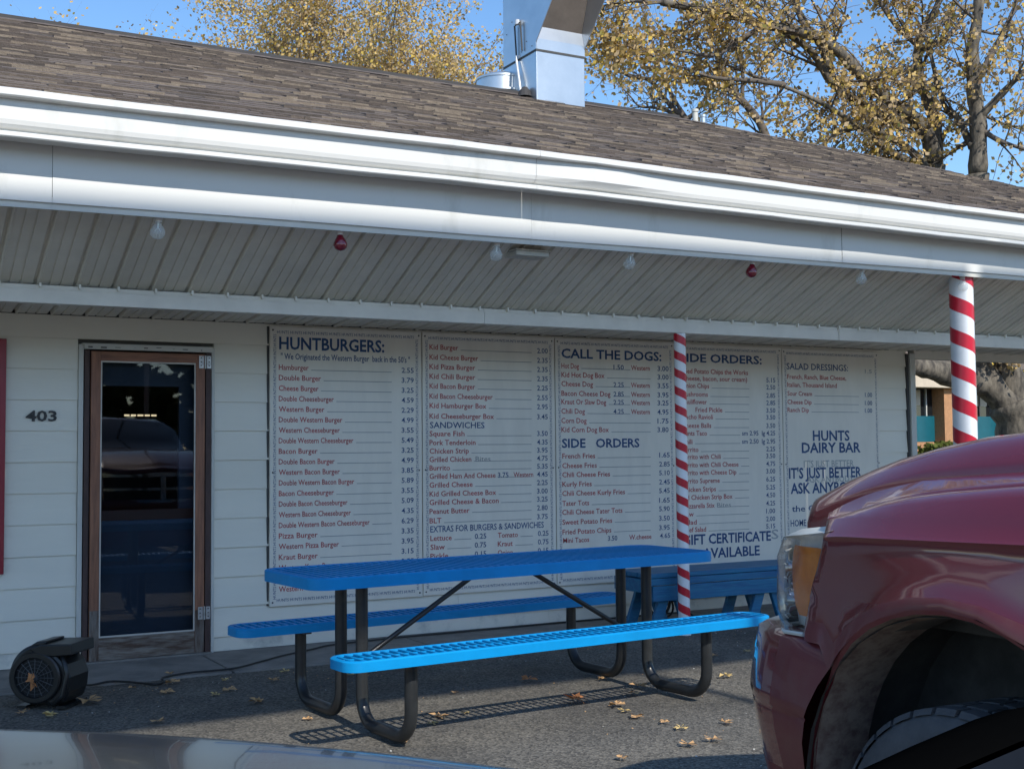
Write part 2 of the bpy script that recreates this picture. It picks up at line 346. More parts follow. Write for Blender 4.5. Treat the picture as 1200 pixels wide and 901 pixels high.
part('jamb', fr, (2.243, -.040, 0), (2.275, .03, 2.062), 'jamb'); part('jamb', fr, (3.048, -.044, 0), (3.086, .03, 2.062), 'jamb')
part('casing', fr, (2.207, -.030, 0), (2.238, .03, 2.098), 'trim'); part('casing', fr, (3.092, -.030, 0), (3.114, .03, 2.098), 'trim')
b = MB(); b.box((2.238, -.050, 2.066), (3.090, -.018, 2.098), 'trim'); b.box((2.225, -.056, 2.098), (3.10, -.002, 2.104), 'trim')
for i in range(9): b.box((2.28+i*.09+R.uniform(-.03, .03), -.0515, 2.074+R.random()*.014), (2.287+i*.09+.004, -.050, 2.082+R.random()*.008), 'seam')
b.ob('head_flashing', fr)
part('sill', fr, (2.238, -.075, -.02), (3.092, .03, .010), 'slab')
# inner door and what shows behind the glass
inn = child(None, 'inner_door', bld)
b = MB()
for a, c in (((2.25, .06, .02), (3.08, .10, .92)), ((2.25, .06, .99), (2.33, .10, 2.05)), ((2.89, .06, .99), (3.08, .10, 2.05)), ((2.33, .06, 1.83), (2.89, .10, 2.05))): b.box(a, c, 'navy')
b.ob('panel', inn); part('lock_rail', inn, (2.25, .055, .92), (3.08, .10, .99), 'brownrail')
b = MB(); b.box((2.20, 1.9, 0), (4.6, 1.95, 2.3), 'darkroom'); b.box((2.15, .21, 0), (2.19, 1.9, 2.3), 'darkroom'); b.box((4.6, .21, 0), (4.64, 1.9, 2.3), 'darkroom'); b.box((2.2, .21, 2.25), (4.6, 1.9, 2.3), 'darkroom'); b.ob('back_room', bld)
M['tube'] = emit('lit_tube', (1.0, 0.80, 0.48), 0.9)
for a, c in (((2.72, 1.2, 1.93), (2.98, 1.22, 1.943)), ((2.42, 1.2, 1.665), (2.58, 1.22, 1.680)),
             ((2.75, 1.2, 1.660), (2.785, 1.22, 1.673)), ((2.80, 1.2, 1.660), (2.835, 1.22, 1.673)), ((2.85, 1.2, 1.660), (2.89, 1.22, 1.673)), ((2.905, 1.2, 1.660), (2.94, 1.22, 1.673)), ((2.955, 1.2, 1.660), (2.99, 1.22, 1.673))):
    b = MB(); b.box(a, c, 'tube'); b.ob('ceiling_lamp', bld)

# ---- porch ceiling: ribbed metal panels from the wall over the beam to the fascia
P0, P1, P2 = (0.0, 2.292), (-1.0, 2.362), (-1.83, 2.705)
pw = .2185
def rise(x): return .0085*(x-1.5)      # the front edge climbs a little to the right
prof = [(0, 0), (.003, .020), (.019, .020), (.022, 0), (.026, -.009), (.034, -.009), (.038, 0), (.082, 0), (.084, .007), (.091, .007), (.093, 0), (.142, 0), (.144, .007), (.151, .007), (.153, 0), (pw-.001, 0)]
def ribpanel(x):
    b = MB()
    rows = [[(x+u, y, z+d+(rise(x) if y < -1.5 else 0)) for u, d in prof] for y, z in (P0, P1, P2)]
    b.grid(rows, 'soffit', flip=True)
    b.box((x+.024, -1.075, P1[1]-.032), (x+.036, -1.055, P1[1]-.006), 'soffit')
    return b.ob('soffit_panel', bld)
x = 1.79-pw*22
while x < 13.0: ribpanel(x); x += pw
b = MB(); b.grid([[(-3.1, y, z+.030), (13.2, y, z+.030)] for y, z in (P0, P1, (-1.83, 2.85))], 'core'); b.ob('soffit_backing', bld)
b = MB(); b.face([(WX1, .02, 2.62), (13.1, .02, 2.62), (13.1, 6.4, 2.62), (WX1, 6.4, 2.62)], 'soffit'); b.face([(WX0, .2, 2.40), (WX1, .2, 2.40), (WX1, 6, 2.40), (WX0, 6, 2.40)], 'core'); b.ob('rear_ceiling', bld)
# porch beam, clad in seamed trim
cuts = [-3.1, 1.58, 4.70, 7.94, 10.4, 13.1]
for i in range(5):
    b = MB(); x0, x1 = cuts[i]+.0015, cuts[i+1]-.0015; d = (-1)**i*.0012
    b.box((x0, -1.062+d, 2.238), (x1, -.985, 2.318), 'beam'); b.box((x0, -1.052+d, 2.318), (x1, -.985, 2.345), 'beam')
    b.ob('porch_beam', bld, bevel=.003)

# ---- fascia and gutter
seams = [-3.1, 1.765, 4.62, 7.22, 10.1, 13.2]
for i in range(5):
    x0, x1 = seams[i]+.001, seams[i+1]-.001; b = MB(); n = 10
    rows = []
    for j in range(n+1):
        x = lerp(x0, x1, j/n); z = 2.667+rise(x); y = -1.87+(-1)**i*.0012+.002*sin(x*3.1)
        dip = .004*sin(x*2.3+1)
        rows.append([(x, -1.845, z-.001), (x, y, z+dip*.5), (x, y, z+.05), (x, y+.001, z+.16), (x, y+.001, 2.985)])
    b.grid(rows, 'whitemetal'); b.ob('fascia_board', bld)
    b = MB(); b.grid([[(x0, y_, z_+rise(x0)), (x1, y_, z_+rise(x1))] for y_, z_ in ((-1.8445, 2.70), (-1.8445, 2.634), (-1.857, 2.632), (-1.857, 2.675))], 'trim', flip=True); b.ob('drip_edge', bld)
def sag(x): return interp([-3, 0, 4.4, 8.9, 13], [-.02, -.012, .018, -.008, -.03], x)
gp = [(-1.885, 3.16), (-1.885, 2.962), (-2.02, 2.950), (-2.056, 2.944), (-2.062, 2.950), (-2.062, 2.968), (-2.056, 2.974), (-2.006, 2.986), (-2.010, 2.992), (-2.032, 2.998), (-2.046, 3.012), (-2.052, 3.035), (-2.054, 3.138), (-2.102, 3.139), (-2.108, 3.145), (-2.108, 3.174), (-2.102, 3.180), (-2.090, 3.180), (-2.09, 3.165)]
gcut = [-3.15, 4.55, 9.9, 13.25]
for i in range(3):
    b = MB(); rows = []; n = 26
    for j in range(n+1):
        x = lerp(gcut[i]+.001, gcut[i+1]-.001, j/n); wv = .0022*sin(x*5.3)+.0015*sin(x*13)
        bulge = .03*math.exp(-((x-5.05)/.35)**2)        # dent where the face was knocked
        rows.append([(x, y+(wv if 6 <= q <= 12 else 0)-(bulge*(.9 if q == 11 else .7 if q == 12 else .35 if q in (9, 10) else 0)), z+sag(x)+wv*.6) for q, (y, z) in enumerate(gp)])
    b.grid(rows, 'whitemetal', flip=True); b.ob('gutter', bld)

# ---- roof
roof = MB()
RX0, RX1 = -3.2, 13.3
def ridge_z(x): return interp([-3, 9, 13.3], [5.05, 5.05, 4.88], x)
def eave_z(x): return 3.178+sag(x)
def rp(x, t, off=0):   # t 0 eave .. 1 ridge
    y = lerp(-1.99, 2.5, t); z = lerp(eave_z(x)+.012, ridge_z(x), t)
    nz = .925; return (x, y-off*.38, z+off*nz+.006*sin(x*1.7+t*5)*(t*(1-t)*4))
xsr = [lerp(RX0, RX1, i/24) for i in range(25)]
b = MB(); b.grid([[rp(x, t, -.012) for x in xsr] for t in (0, .25, .5, .75, 1)], 'sh2')
b.grid([[(x, lerp(2.5, 6.9, t), lerp(ridge_z(x), 2.9, t)) for x in xsr] for t in (0, 1)], 'sh2')
for X in (RX0+.1, RX1-.1): b.face([(X, -1.9, 2.7), (X, 2.5, ridge_z(X)-.02), (X, 6.8, 2.9), (X, 6.0, 2.7)], 'siding')
roofo = b.ob('roof_deck', bld)
NC = 50
stuff = MB(); singles = []
cand = []
for c in range(-1, NC):
    x = RX0+R.random()*.3
    while x < RX1:
        L = R.choice([.08, .12, .17, .22, .3, .36]) if c >= 0 else 1.0
        x1 = min(x+L, RX1); cand.append((c, x, x1)); x = x1+(.002 if c < 0 else 0.0)
def shingle(b, c, x0, x1):
    t0 = c/NC-.0 if c >= 0 else -.022; t1 = (c+1)/NC+.006
    thick = R.choice([.007, .012, .018]) if c >= 0 else .006
    k = 'starter' if c < 0 else 'sh%d' % R.choice([0, 0, 1, 1, 1, 2, 4, 4, 0, 1] if c not in (13, 28) else [3, 3, 4, 0])
    if c == 41 and x0 < 3.4: k = 'sh3'
    dt = R.uniform(-.0018, .0012) if c >= 0 else 0
    A, B_, C_, D = rp(x0, t0+dt, thick), rp(x1, t0+dt, thick), rp(x1, t1, .001), rp(x0, t1, .001)
    A0, B0 = rp(x0, t0+dt, -.01), rp(x1, t0+dt, -.01)
    b.face([A, B_, C_, D], k); b.face([A0, B0, B_, A], R.choice(['sh3', k, k, 'sh2', k]))
    b.face([A0, A, D], k); b.face([B0, C_, B_], k)
from operator import itemgetter
near = sorted([q for q in cand if 0.6 < q[1] < 9.6], key=lambda q: (max(q[0], -1), abs(q[1]-2)))[:298]
ns = set(near)
for q in cand:
    if q in ns: b = MB(); shingle(b, *q); b.ob('shingle', roofo)
    else: shingle(stuff, *q)
o = stuff.ob('shingle_field', roofo); o['kind'] = 'stuff'
b = MB()
x = RX0
while x < RX1:
    x1 = min(x+.30, RX1)
    b.face([(x, 2.38, ridge_z(x)-.035), (x1, 2.38, ridge_z(x1)-.035), (x1, 2.5, ridge_z(x1)+.022), (x, 2.5, ridge_z(x)+.018)], 'sh4')
    b.face([(x, 2.5, ridge_z(x)+.018), (x1, 2.5, ridge_z(x1)+.022), (x1, 2.62, ridge_z(x1)-.035), (x, 2.62, ridge_z(x)-.035)], 'sh1'); x = x1
b.ob('ridge_cap', roofo)
b = MB(); b.grid([[(x, 2.47, ridge_z(x)+z) for x in [lerp(-3.2, 9.0, i/30) for i in range(31)]] for z in (-.02, .036)], 'ridge')
b.grid([[(x, y, ridge_z(x)+.036) for x in [lerp(-3.2, 9.0, i/30) for i in range(31)]] for y in (2.47, 2.56)], 'ridge'); b.ob('ridge_vent', roofo, label=None) if False else b.ob('ridge_vent', roofo)

# ---- rooftop exhaust duct (sheet metal, hooded outlet leaning out over the roof)
dx0, dx1, dy0, dy1 = 7.02, 7.60, 2.22, 2.92
duct = thing('exhaust_duct', 'tall galvanised sheet metal exhaust duct with an open flared hood, rising from the roof ridge', 'exhaust duct')
b = MB(); b.box((dx0, dy0, 4.82), (dx1, dy1, 5.455), 'duct'); o = b.ob('base_box', duct, bevel=.006)
b = MB(); b.box((dx0-.006, dy0-.006, 5.447), (dx1+.006, dy1+.006, 5.468), 'seam'); b.ob('joint_flange', duct)
# rear body above the joint
def yz(poly, x0, x1, k, name, par):
    b = MB(); T = Matrix(((0, 0, 1, 0), (1, 0, 0, 0), (0, 1, 0, 0), (0, 0, 0, 1))); b.prism(poly, (x0, x1), k, T); return b.ob(name, par)
# side cheeks: rise from the joint, their front edge flaring forward
z1, z2 = 5.470, 6.75
for xa, xb in ((dx0-.004, dx0+.004), (dx1-.004, dx1+.004)):
    yz([(dy0, z1), (dy0, 5.54), (dy0-1.20, z2), (dy1, z2), (dy1, z1)], xa, xb, 'duct', 'side_panel', duct)
b = MB(); b.face([(dx0+.004, dy1, z1), (dx1-.004, dy1, z1), (dx1-.004, dy1, z2), (dx0+.004, dy1, z2)], 'duct'); b.ob('back_panel', duct)
yz([(dy0-.004, z1), (dy0-.004, 5.58), (dy0+.035, 5.72), (dy0+.045, 5.72), (dy0+.006, 5.58), (dy0+.006, z1)], dx0+.005, dx1-.005, 'duct', 'front_plate', duct)
yz([(dy0+.05, 5.70), (dy0-.35, z2), (dy0-.31, z2), (dy0+.09, 5.70)], dx0+.005, dx1-.005, 'ductdark', 'hood_underside', duct)
b = MB(); b.box((dx0+.01, dy0, z2-.01), (dx1-.01, dy1, z2), 'duct'); b.ob('top_cover', duct)
b = MB(); b.tube([(dx0-.030, 2.46, 4.93), (dx0-.045, 2.50, 5.2), (dx0-.03, 2.58, 5.42), (dx0-.02, 2.6, 5.50)], .014, 'pipe', 8); b.ob('conduit', duct)
b = MB(); b.tube([(dx0-.02, 2.6, 5.46), (dx0-.03, 2.62, 5.82), (dx0-.028, 2.50, 5.83), (dx0-.02, 2.48, 5.52)], .009, 'seam', 6); b.lathe([(0, .02), (.025, .01), (.028, -.04), (0, -.045)], 'pipe', (dx0-.03, 2.56, 5.86), 10); b.ob('weather_head', duct)
b = MB(); b.lathe([(.075, 0), (.06, .06), (.025, .10), (0, .10)], 'ridge', (dx0-.05, 2.38, 5.005), 12); b.ob('pipe_boot', duct)
b = MB()
for zz, yy in ((5.52, .08), (5.52, .30), (5.6, .19), (5.9, .5), (6.1, .1), (5.8, .62)): b.lathe([(.006, 0), (.006, .004)], 'seam', (0, 0, 0), 6, Matrix.Translation((dx0-.006, dy0+yy, zz)) @ Matrix.Rotation(-pi/2, 4, 'Y'))
b.ob('rivets', duct)
v = MB(); v.lathe([(.30, -.12), (.30, .06), (.315, .065), (.315, .085), (.27, .10), (.27, .22), (.28, .225), (.28, .245), (.18, .29), (0, .30)], 'duct', (7.02, 2.98, 5.10), 26)
tag(v.ob('roof_ventilator', smooth=True, ang=30), 'round galvanised roof ventilator just behind the exhaust duct', 'roof vent')
for i, (X, h, rr, k, lb) in enumerate(((9.33, .14, .032, 'trim', 'taller white pipe of the two stub vents behind the roof ridge'), (9.44, .09, .035, 'duct', 'shorter grey pipe of the two stub vents behind the roof ridge'))):
    b = MB(); b.tube([(X, 2.62, 4.9), (X, 2.62, 5.06+h)], rr, k, 12); b.lathe([(rr+.008, 0), (rr+.008, .03), (0, .04)], k, (X, 2.62, 5.06+h), 12)
    tag(b.ob('vent_pipe', smooth=True, ang=40), lb, 'vent pipe')

# ------------------------------------------------------------------ things on the wall
sg = thing('red_framed_window', 'dark window with a red frame at the left edge of the white wall', 'window')
for a, c in (((.70, -.05, .61), (.76, -.015, 2.115)), ((1.70, -.05, .61), (1.758, -.015, 2.115)), ((.76, -.05, 2.055), (1.70, -.015, 2.115)), ((.76, -.05, .61), (1.70, -.015, .67))): part('frame', sg, a, c, 'red')
b = MB(); b.face([(.76, -.03, .67), (1.70, -.03, .67), (1.70, -.03, 2.055), (.76, -.03, 2.055)], 'glass'); b.ob('glass_pane', sg)

def textmesh(s, h, m_, wide=None, off=0.0, res=2):
    cu = bpy.data.curves.new('t', 'FONT'); cu.body = s; cu.size = 1.0; cu.resolution_u = res; cu.offset = off
    ob = bpy.data.objects.new('t', cu); COL.objects.link(ob)
    dg = bpy.context.evaluated_depsgraph_get(); dg.update()
    me = bpy.data.meshes.new_from_object(ob.evaluated_get(dg)); bpy.data.objects.remove(ob)
    xs_ = [v.co.x for v in me.vertices]; x0 = min(xs_); wd = max(xs_)-x0
    H = .729    # cap height of the built-in face at size 1
    sy = h/H; sx = (wide/wd) if wide else sy
    vs = [((v.co.x-x0)*sx, v.co.y*sy) for v in me.vertices]; fs = [tuple(p.vertices) for p in me.polygons]
    bpy.data.meshes.remove(me); return vs, fs
def addtext(b, s, x, z, y, h, k, wide=None, off=0.0, rot=0, res=2):
    vs, fs = textmesh(s, h, k, wide, off, res); i = len(b.v); c, sn = cos(rot), sin(rot)
    for u, v in vs: b.v.append((x+u*c-v*sn, y, z+u*sn+v*c))
    for f in fs: b.f.append(tuple(i+j for j in f)); b.mi.append(b.m(k))
    return b
b = MB(); addtext(b, '403', 1.882, 1.588, -.020, .070, 'black', .192, .022)
nb = b.ob('house_number'); nb.modifiers.new('s', 'SOLIDIFY').thickness = .006
tag(nb, 'black house number 403 on the white siding left of the door', 'house number')

TEXT={1: [('HUNTBURGERS:', 3.577, 4.389, 2.155, 0.0906, 'B'),
('" We Originated the Western Burger  back in the 50\'s "', 3.59, 4.597, 2.059, 0.0453, 'b'),
('Hamburger', 3.575, 3.798, 1.98, 0.0399, 'r'),
('2.55', 4.529, 4.628, 1.98, 0.0399, 'b'),
('Double Burger', 3.575, 3.892, 1.905, 0.0399, 'r'),
('3.79', 4.528, 4.628, 1.905, 0.0399, 'b'),
('Cheese Burger', 3.575, 3.873, 1.83, 0.0399, 'r'),
('3.25', 4.528, 4.627, 1.83, 0.0399, 'b'),
('Double Cheeseburger', 3.575, 3.99, 1.755, 0.0399, 'r'),
('4.59', 4.528, 4.627, 1.755, 0.0399, 'b'),
('Western Burger', 3.575, 3.918, 1.68, 0.0399, 'r'),
('2.29', 4.527, 4.627, 1.68, 0.0399, 'b'),
('Double Western Burger', 3.575, 4.056, 1.605, 0.0399, 'r'),
('4.99', 4.527, 4.626, 1.605, 0.0399, 'b'),
('Western Cheeseburger', 3.575, 4.036, 1.53, 0.0399, 'r'),
('3.55', 4.526, 4.626, 1.53, 0.0399, 'b'),
('Double Western Cheeseburger', 3.575, 4.142, 1.455, 0.0399, 'r'),
('5.49', 4.526, 4.625, 1.455, 0.0399, 'b'),
('Bacon Burger', 3.575, 3.866, 1.38, 0.0399, 'r'),
('3.25', 4.526, 4.625, 1.38, 0.0399, 'b'),
('Double Bacon Burger', 3.575, 3.996, 1.305, 0.0399, 'r'),
('4.99', 4.525, 4.625, 1.305, 0.0399, 'b'),
('Western Bacon Burger', 3.576, 4.036, 1.23, 0.0399, 'r'),
('3.85', 4.525, 4.624, 1.23, 0.0399, 'b'),
('Double Western Bacon Burger', 3.576, 4.148, 1.155, 0.0399, 'r'),
('5.89', 4.525, 4.624, 1.155, 0.0399, 'b'),
('Bacon Cheeseburger', 3.576, 3.99, 1.08, 0.0399, 'r'),
('3.55', 4.524, 4.623, 1.08, 0.0399, 'b'),
('Double Bacon Cheeseburger', 3.576, 4.095, 1.005, 0.0399, 'r'),
('5.09', 4.524, 4.623, 1.005, 0.0399, 'b'),
('Western Bacon Cheeseburger', 3.576, 4.121, 0.929, 0.0399, 'r'),
('4.35', 4.524, 4.623, 0.929, 0.0399, 'b'),
('Double Western Bacon Cheeseburger', 3.576, 4.268, 0.854, 0.0399, 'r'),
('6.29', 4.523, 4.622, 0.854, 0.0399, 'b'),
('Pizza Burger', 3.576, 3.866, 0.779, 0.0399, 'r'),
('3.35', 4.523, 4.622, 0.779, 0.0399, 'b'),
('Western Pizza Burger', 3.576, 4.028, 0.704, 0.0399, 'r'),
('3.95', 4.523, 4.621, 0.704, 0.0399, 'b'),
('Kraut Burger', 3.576, 3.866, 0.629, 0.0399, 'r'),
('3.15', 4.522, 4.621, 0.629, 0.0399, 'b'),
('Western Kraut Burger', 3.577, 4.035, 0.554, 0.0399, 'r'),
('3.55', 4.522, 4.621, 0.554, 0.0399, 'b'),
('Chili Burger', 3.577, 3.853, 0.479, 0.0399, 'r'),
('3.35', 4.522, 4.62, 0.479, 0.0399, 'b'),
('Western Chili Burger', 3.577, 4.015, 0.404, 0.0399, 'r'),
('3.85', 4.521, 4.62, 0.404, 0.0399, 'b')], 2: [('Kid Burger', 4.76, 5.003, 2.164, 0.0411, 'r'),
('2.00', 5.705, 5.803, 2.164, 0.0411, 'b'),
('Kid Cheese Burger', 4.76, 5.176, 2.087, 0.0411, 'r'),
('2.35', 5.704, 5.802, 2.087, 0.0411, 'b'),
('Kid Pizza Burger', 4.759, 5.149, 2.014, 0.0411, 'r'),
('2.35', 5.703, 5.801, 2.014, 0.0411, 'b'),
('Kid Chili Burger', 4.759, 5.149, 1.94, 0.0411, 'r'),
('2.35', 5.702, 5.801, 1.94, 0.0411, 'b'),
('Kid Bacon Burger', 4.759, 5.148, 1.866, 0.0411, 'r'),
('2.25', 5.701, 5.8, 1.866, 0.0411, 'b'),
('Kid Bacon Cheeseburger', 4.758, 5.301, 1.789, 0.0411, 'r'),
('2.55', 5.7, 5.799, 1.789, 0.0411, 'b'),
('Kid Hamburger Box', 4.758, 5.244, 1.717, 0.0411, 'r'),
('2.95', 5.699, 5.798, 1.717, 0.0411, 'b'),
('Kid Cheeseburger Box', 4.757, 5.311, 1.637, 0.0411, 'r'),
('3.45', 5.698, 5.797, 1.637, 0.0411, 'b'),
('Square Fish', 4.756, 5.053, 1.504, 0.0411, 'r'),
('3.50', 5.697, 5.795, 1.504, 0.0411, 'b'),
('Pork Tenderloin', 4.756, 5.148, 1.436, 0.0411, 'r'),
('4.35', 5.696, 5.794, 1.436, 0.0411, 'b'),
('Chicken Strip', 4.756, 5.089, 1.372, 0.0411, 'r'),
('3.95', 5.695, 5.793, 1.372, 0.0411, 'b'),
('Grilled Chicken', 4.755, 5.11, 1.308, 0.0411, 'r'),
('4.75', 5.694, 5.792, 1.308, 0.0411, 'b'),
('Burrito', 4.755, 4.927, 1.244, 0.0411, 'r'),
('5.35', 5.694, 5.792, 1.244, 0.0411, 'b'),
('Grilled Ham And Cheese', 4.755, 5.321, 1.181, 0.0411, 'r'),
('4.45', 5.693, 5.791, 1.181, 0.0411, 'b'),
('Grilled Cheese', 4.754, 5.12, 1.115, 0.0411, 'r'),
('2.25', 5.692, 5.79, 1.115, 0.0411, 'b'),
('Kid Grilled Cheese Box', 4.754, 5.324, 1.048, 0.0411, 'r'),
('3.00', 5.691, 5.789, 1.048, 0.0411, 'b'),
('Grilled Cheese & Bacon', 4.753, 5.346, 0.984, 0.0411, 'r'),
('3.25', 5.69, 5.788, 0.984, 0.0411, 'b'),
('Peanut Butter', 4.753, 5.092, 0.916, 0.0411, 'r'),
('2.80', 5.69, 5.787, 0.916, 0.0411, 'b'),
('BLT', 4.753, 4.852, 0.846, 0.0411, 'r'),
('3.75', 5.689, 5.787, 0.846, 0.0411, 'b'),
('SANDWICHES', 4.76, 5.227, 1.569, 0.0481, 'b'),
('Bites', 5.147, 5.277, 1.308, 0.0411, 'g'),
('3.75', 5.34, 5.435, 1.181, 0.0411, 'b'),
('Western', 5.48, 5.658, 1.181, 0.0411, 'r'),
('EXTRAS FOR BURGERS & SANDWICHES', 4.759, 5.75, 0.782, 0.0488, 'b'),
('Lettuce', 4.759, 4.938, 0.714, 0.0411, 'r'),
('0.25', 5.135, 5.235, 0.714, 0.0411, 'b'),
('Tomato', 5.336, 5.514, 0.714, 0.0411, 'r'),
('0.25', 5.695, 5.793, 0.714, 0.0411, 'b'),
('Slaw', 4.759, 4.88, 0.647, 0.0411, 'r'),
('0.75', 5.134, 5.234, 0.647, 0.0411, 'b'),
('Kraut', 5.335, 5.467, 0.647, 0.0411, 'r'),
('0.75', 5.694, 5.792, 0.647, 0.0411, 'b'),
('Pickle', 4.758, 4.908, 0.579, 0.0411, 'r'),
('0.15', 5.134, 5.234, 0.579, 0.0411, 'b'),
('Onion', 5.334, 5.467, 0.579, 0.0411, 'r'),
('0.15', 5.693, 5.791, 0.579, 0.0411, 'b')], 3: [('CALL THE DOGS:', 5.93, 6.914, 2.152, 0.0768, 'B'),
('Hot Dog', 5.929, 6.095, 2.05, 0.0435, 'r'),
('3.00', 6.872, 6.987, 2.05, 0.0435, 'b'),
('1.50', 6.43, 6.532, 2.05, 0.0421, 'b'),
('Western', 6.604, 6.794, 2.05, 0.0421, 'r'),
('Kid Hot Dog Box', 5.928, 6.341, 1.978, 0.0435, 'r'),
('3.00', 6.871, 6.985, 1.978, 0.0435, 'b'),
('Cheese Dog', 5.927, 6.228, 1.905, 0.0435, 'r'),
('3.55', 6.87, 6.984, 1.905, 0.0435, 'b'),
('2.25', 6.428, 6.529, 1.905, 0.0421, 'b'),
('Western', 6.601, 6.791, 1.905, 0.0421, 'r'),
('Bacon Cheese Dog', 5.926, 6.397, 1.828, 0.0435, 'r'),
('3.95', 6.868, 6.982, 1.828, 0.0435, 'b'),
('2.85', 6.427, 6.528, 1.828, 0.0421, 'b'),
('Western', 6.6, 6.79, 1.828, 0.0421, 'r'),
('Kraut Or Slaw Dog', 5.925, 6.354, 1.76, 0.0435, 'r'),
('3.25', 6.867, 6.981, 1.76, 0.0435, 'b'),
('2.25', 6.425, 6.527, 1.76, 0.0421, 'b'),
('Western', 6.599, 6.788, 1.76, 0.0421, 'r'),
('Chili Dog', 5.924, 6.147, 1.684, 0.0435, 'r'),
('4.95', 6.865, 6.979, 1.684, 0.0435, 'b'),
('4.25', 6.424, 6.525, 1.684, 0.0421, 'b'),
('Western', 6.598, 6.787, 1.684, 0.0421, 'r'),
('Corn Dog', 5.923, 6.162, 1.608, 0.0435, 'r'),
('1.75', 6.864, 6.978, 1.608, 0.0435, 'b'),
('Kid Corn Dog Box', 5.922, 6.376, 1.535, 0.0435, 'r'),
('3.80', 6.862, 6.976, 1.535, 0.0435, 'b'),
('SIDE   ORDERS', 5.925, 6.678, 1.426, 0.0734, 'B'),
('French Fries', 5.928, 6.24, 1.323, 0.0421, 'r'),
('1.65', 6.876, 6.985, 1.323, 0.0421, 'b'),
('Cheese Fries', 5.927, 6.255, 1.246, 0.0421, 'r'),
('2.85', 6.874, 6.984, 1.246, 0.0421, 'b'),
('Chili Cheese Fries', 5.926, 6.382, 1.173, 0.0421, 'r'),
('5.10', 6.873, 6.982, 1.173, 0.0421, 'b'),
('Kurly Fries', 5.925, 6.204, 1.097, 0.0421, 'r'),
('2.45', 6.871, 6.981, 1.097, 0.0421, 'b'),
('Chili Cheese Kurly Fries', 5.924, 6.527, 1.024, 0.0421, 'r'),
('5.45', 6.87, 6.979, 1.024, 0.0421, 'b'),
('Tater Tots', 5.923, 6.177, 0.944, 0.0421, 'r'),
('1.65', 6.868, 6.978, 0.944, 0.0421, 'b'),
('Chili Cheese Tater Tots', 5.922, 6.499, 0.873, 0.0421, 'r'),
('5.90', 6.867, 6.976, 0.873, 0.0421, 'b'),
('Sweet Potato Fries', 5.921, 6.397, 0.794, 0.0421, 'r'),
('3.50', 6.865, 6.975, 0.794, 0.0421, 'b'),
('Fried Potato Chips', 5.92, 6.388, 0.716, 0.0421, 'r'),
('3.95', 6.864, 6.973, 0.716, 0.0421, 'b'),
('Mini Tacos', 5.927, 6.173, 0.648, 0.0408, 'r'),
('3.50', 6.353, 6.445, 0.648, 0.0408, 'b'),
('W.cheese', 6.562, 6.785, 0.648, 0.0408, 'r'),
('4.65', 6.871, 6.976, 0.648, 0.0408, 'b'),
('COLD DRINKS', 5.961, 6.654, 0.546, 0.0611, 'B'),
('FOR AVAILABLE FLAVORS', 5.96, 6.729, 0.448, 0.0442, 'b')], 4: [('SIDE ORDERS:', 7.086, 7.999, 2.151, 0.0733, 'B'),
('Fried Potato Chips the Works', 7.12, 7.842, 2.036, 0.0431, 'r'),
('(cheese, bacon, sour cream)', 7.123, 7.831, 1.975, 0.0424, 'r'),
('5.15', 8.048, 8.15, 1.975, 0.0424, 'b'),
('Onion Chips', 7.122, 7.412, 1.912, 0.0424, 'r'),
('2.50', 8.046, 8.148, 1.912, 0.0424, 'b'),
('Mushrooms', 7.12, 7.397, 1.839, 0.0424, 'r'),
('2.85', 8.044, 8.146, 1.839, 0.0424, 'b'),
('Cauliflower', 7.119, 7.386, 1.774, 0.0424, 'r'),
('2.85', 8.042, 8.145, 1.774, 0.0424, 'b'),
('Fried Pickle', 7.262, 7.551, 1.706, 0.0424, 'r'),
('3.50', 8.04, 8.143, 1.706, 0.0424, 'b'),
('Nacho Ravioli', 7.116, 7.448, 1.645, 0.0424, 'r'),
('3.50', 8.039, 8.141, 1.645, 0.0424, 'b'),
('Cheese Balls', 7.115, 7.427, 1.571, 0.0424, 'r'),
('3.50', 8.037, 8.139, 1.571, 0.0424, 'b'),
('Hunts Taco', 7.113, 7.38, 1.505, 0.0424, 'r'),
('Chili', 7.112, 7.224, 1.433, 0.0424, 'r'),
('Burrito', 7.111, 7.286, 1.365, 0.0424, 'r'),
('2.25', 8.031, 8.133, 1.365, 0.0424, 'b'),
('Burrito with Chili', 7.109, 7.523, 1.304, 0.0424, 'r'),
('3.50', 8.029, 8.132, 1.304, 0.0424, 'b'),
('Burrito with Chili Cheese', 7.108, 7.717, 1.235, 0.0424, 'r'),
('4.75', 8.028, 8.13, 1.235, 0.0424, 'b'),
('Burrito with Cheese Dip', 7.107, 7.692, 1.169, 0.0424, 'r'),
('3.00', 8.026, 8.128, 1.169, 0.0424, 'b'),
('Burrito Supreme', 7.105, 7.509, 1.099, 0.0424, 'r'),
('6.25', 8.024, 8.126, 1.099, 0.0424, 'b'),
('Chicken Strips', 7.104, 7.466, 1.027, 0.0424, 'r'),
('5.25', 8.022, 8.124, 1.027, 0.0424, 'b'),
('Kid Chicken Strip Box', 7.102, 7.645, 0.959, 0.0424, 'r'),
('4.50', 8.02, 8.122, 0.959, 0.0424, 'b'),
('Mozzarella Stix', 7.101, 7.449, 0.887, 0.0424, 'r'),
('4.25', 8.018, 8.12, 0.887, 0.0424, 'b'),
('Slaw', 7.1, 7.225, 0.819, 0.0424, 'r'),
('1.00', 8.016, 8.118, 0.819, 0.0424, 'b'),
('Salad', 7.098, 7.255, 0.75, 0.0424, 'r'),
('2.00', 8.015, 8.116, 0.75, 0.0424, 'b'),
('Chef Salad', 7.097, 7.353, 0.686, 0.0424, 'r'),
('5.15', 8.013, 8.115, 0.686, 0.0424, 'b'),
('sm 2.95  lg 4.25', 7.762, 8.137, 1.505, 0.0417, 'b'),
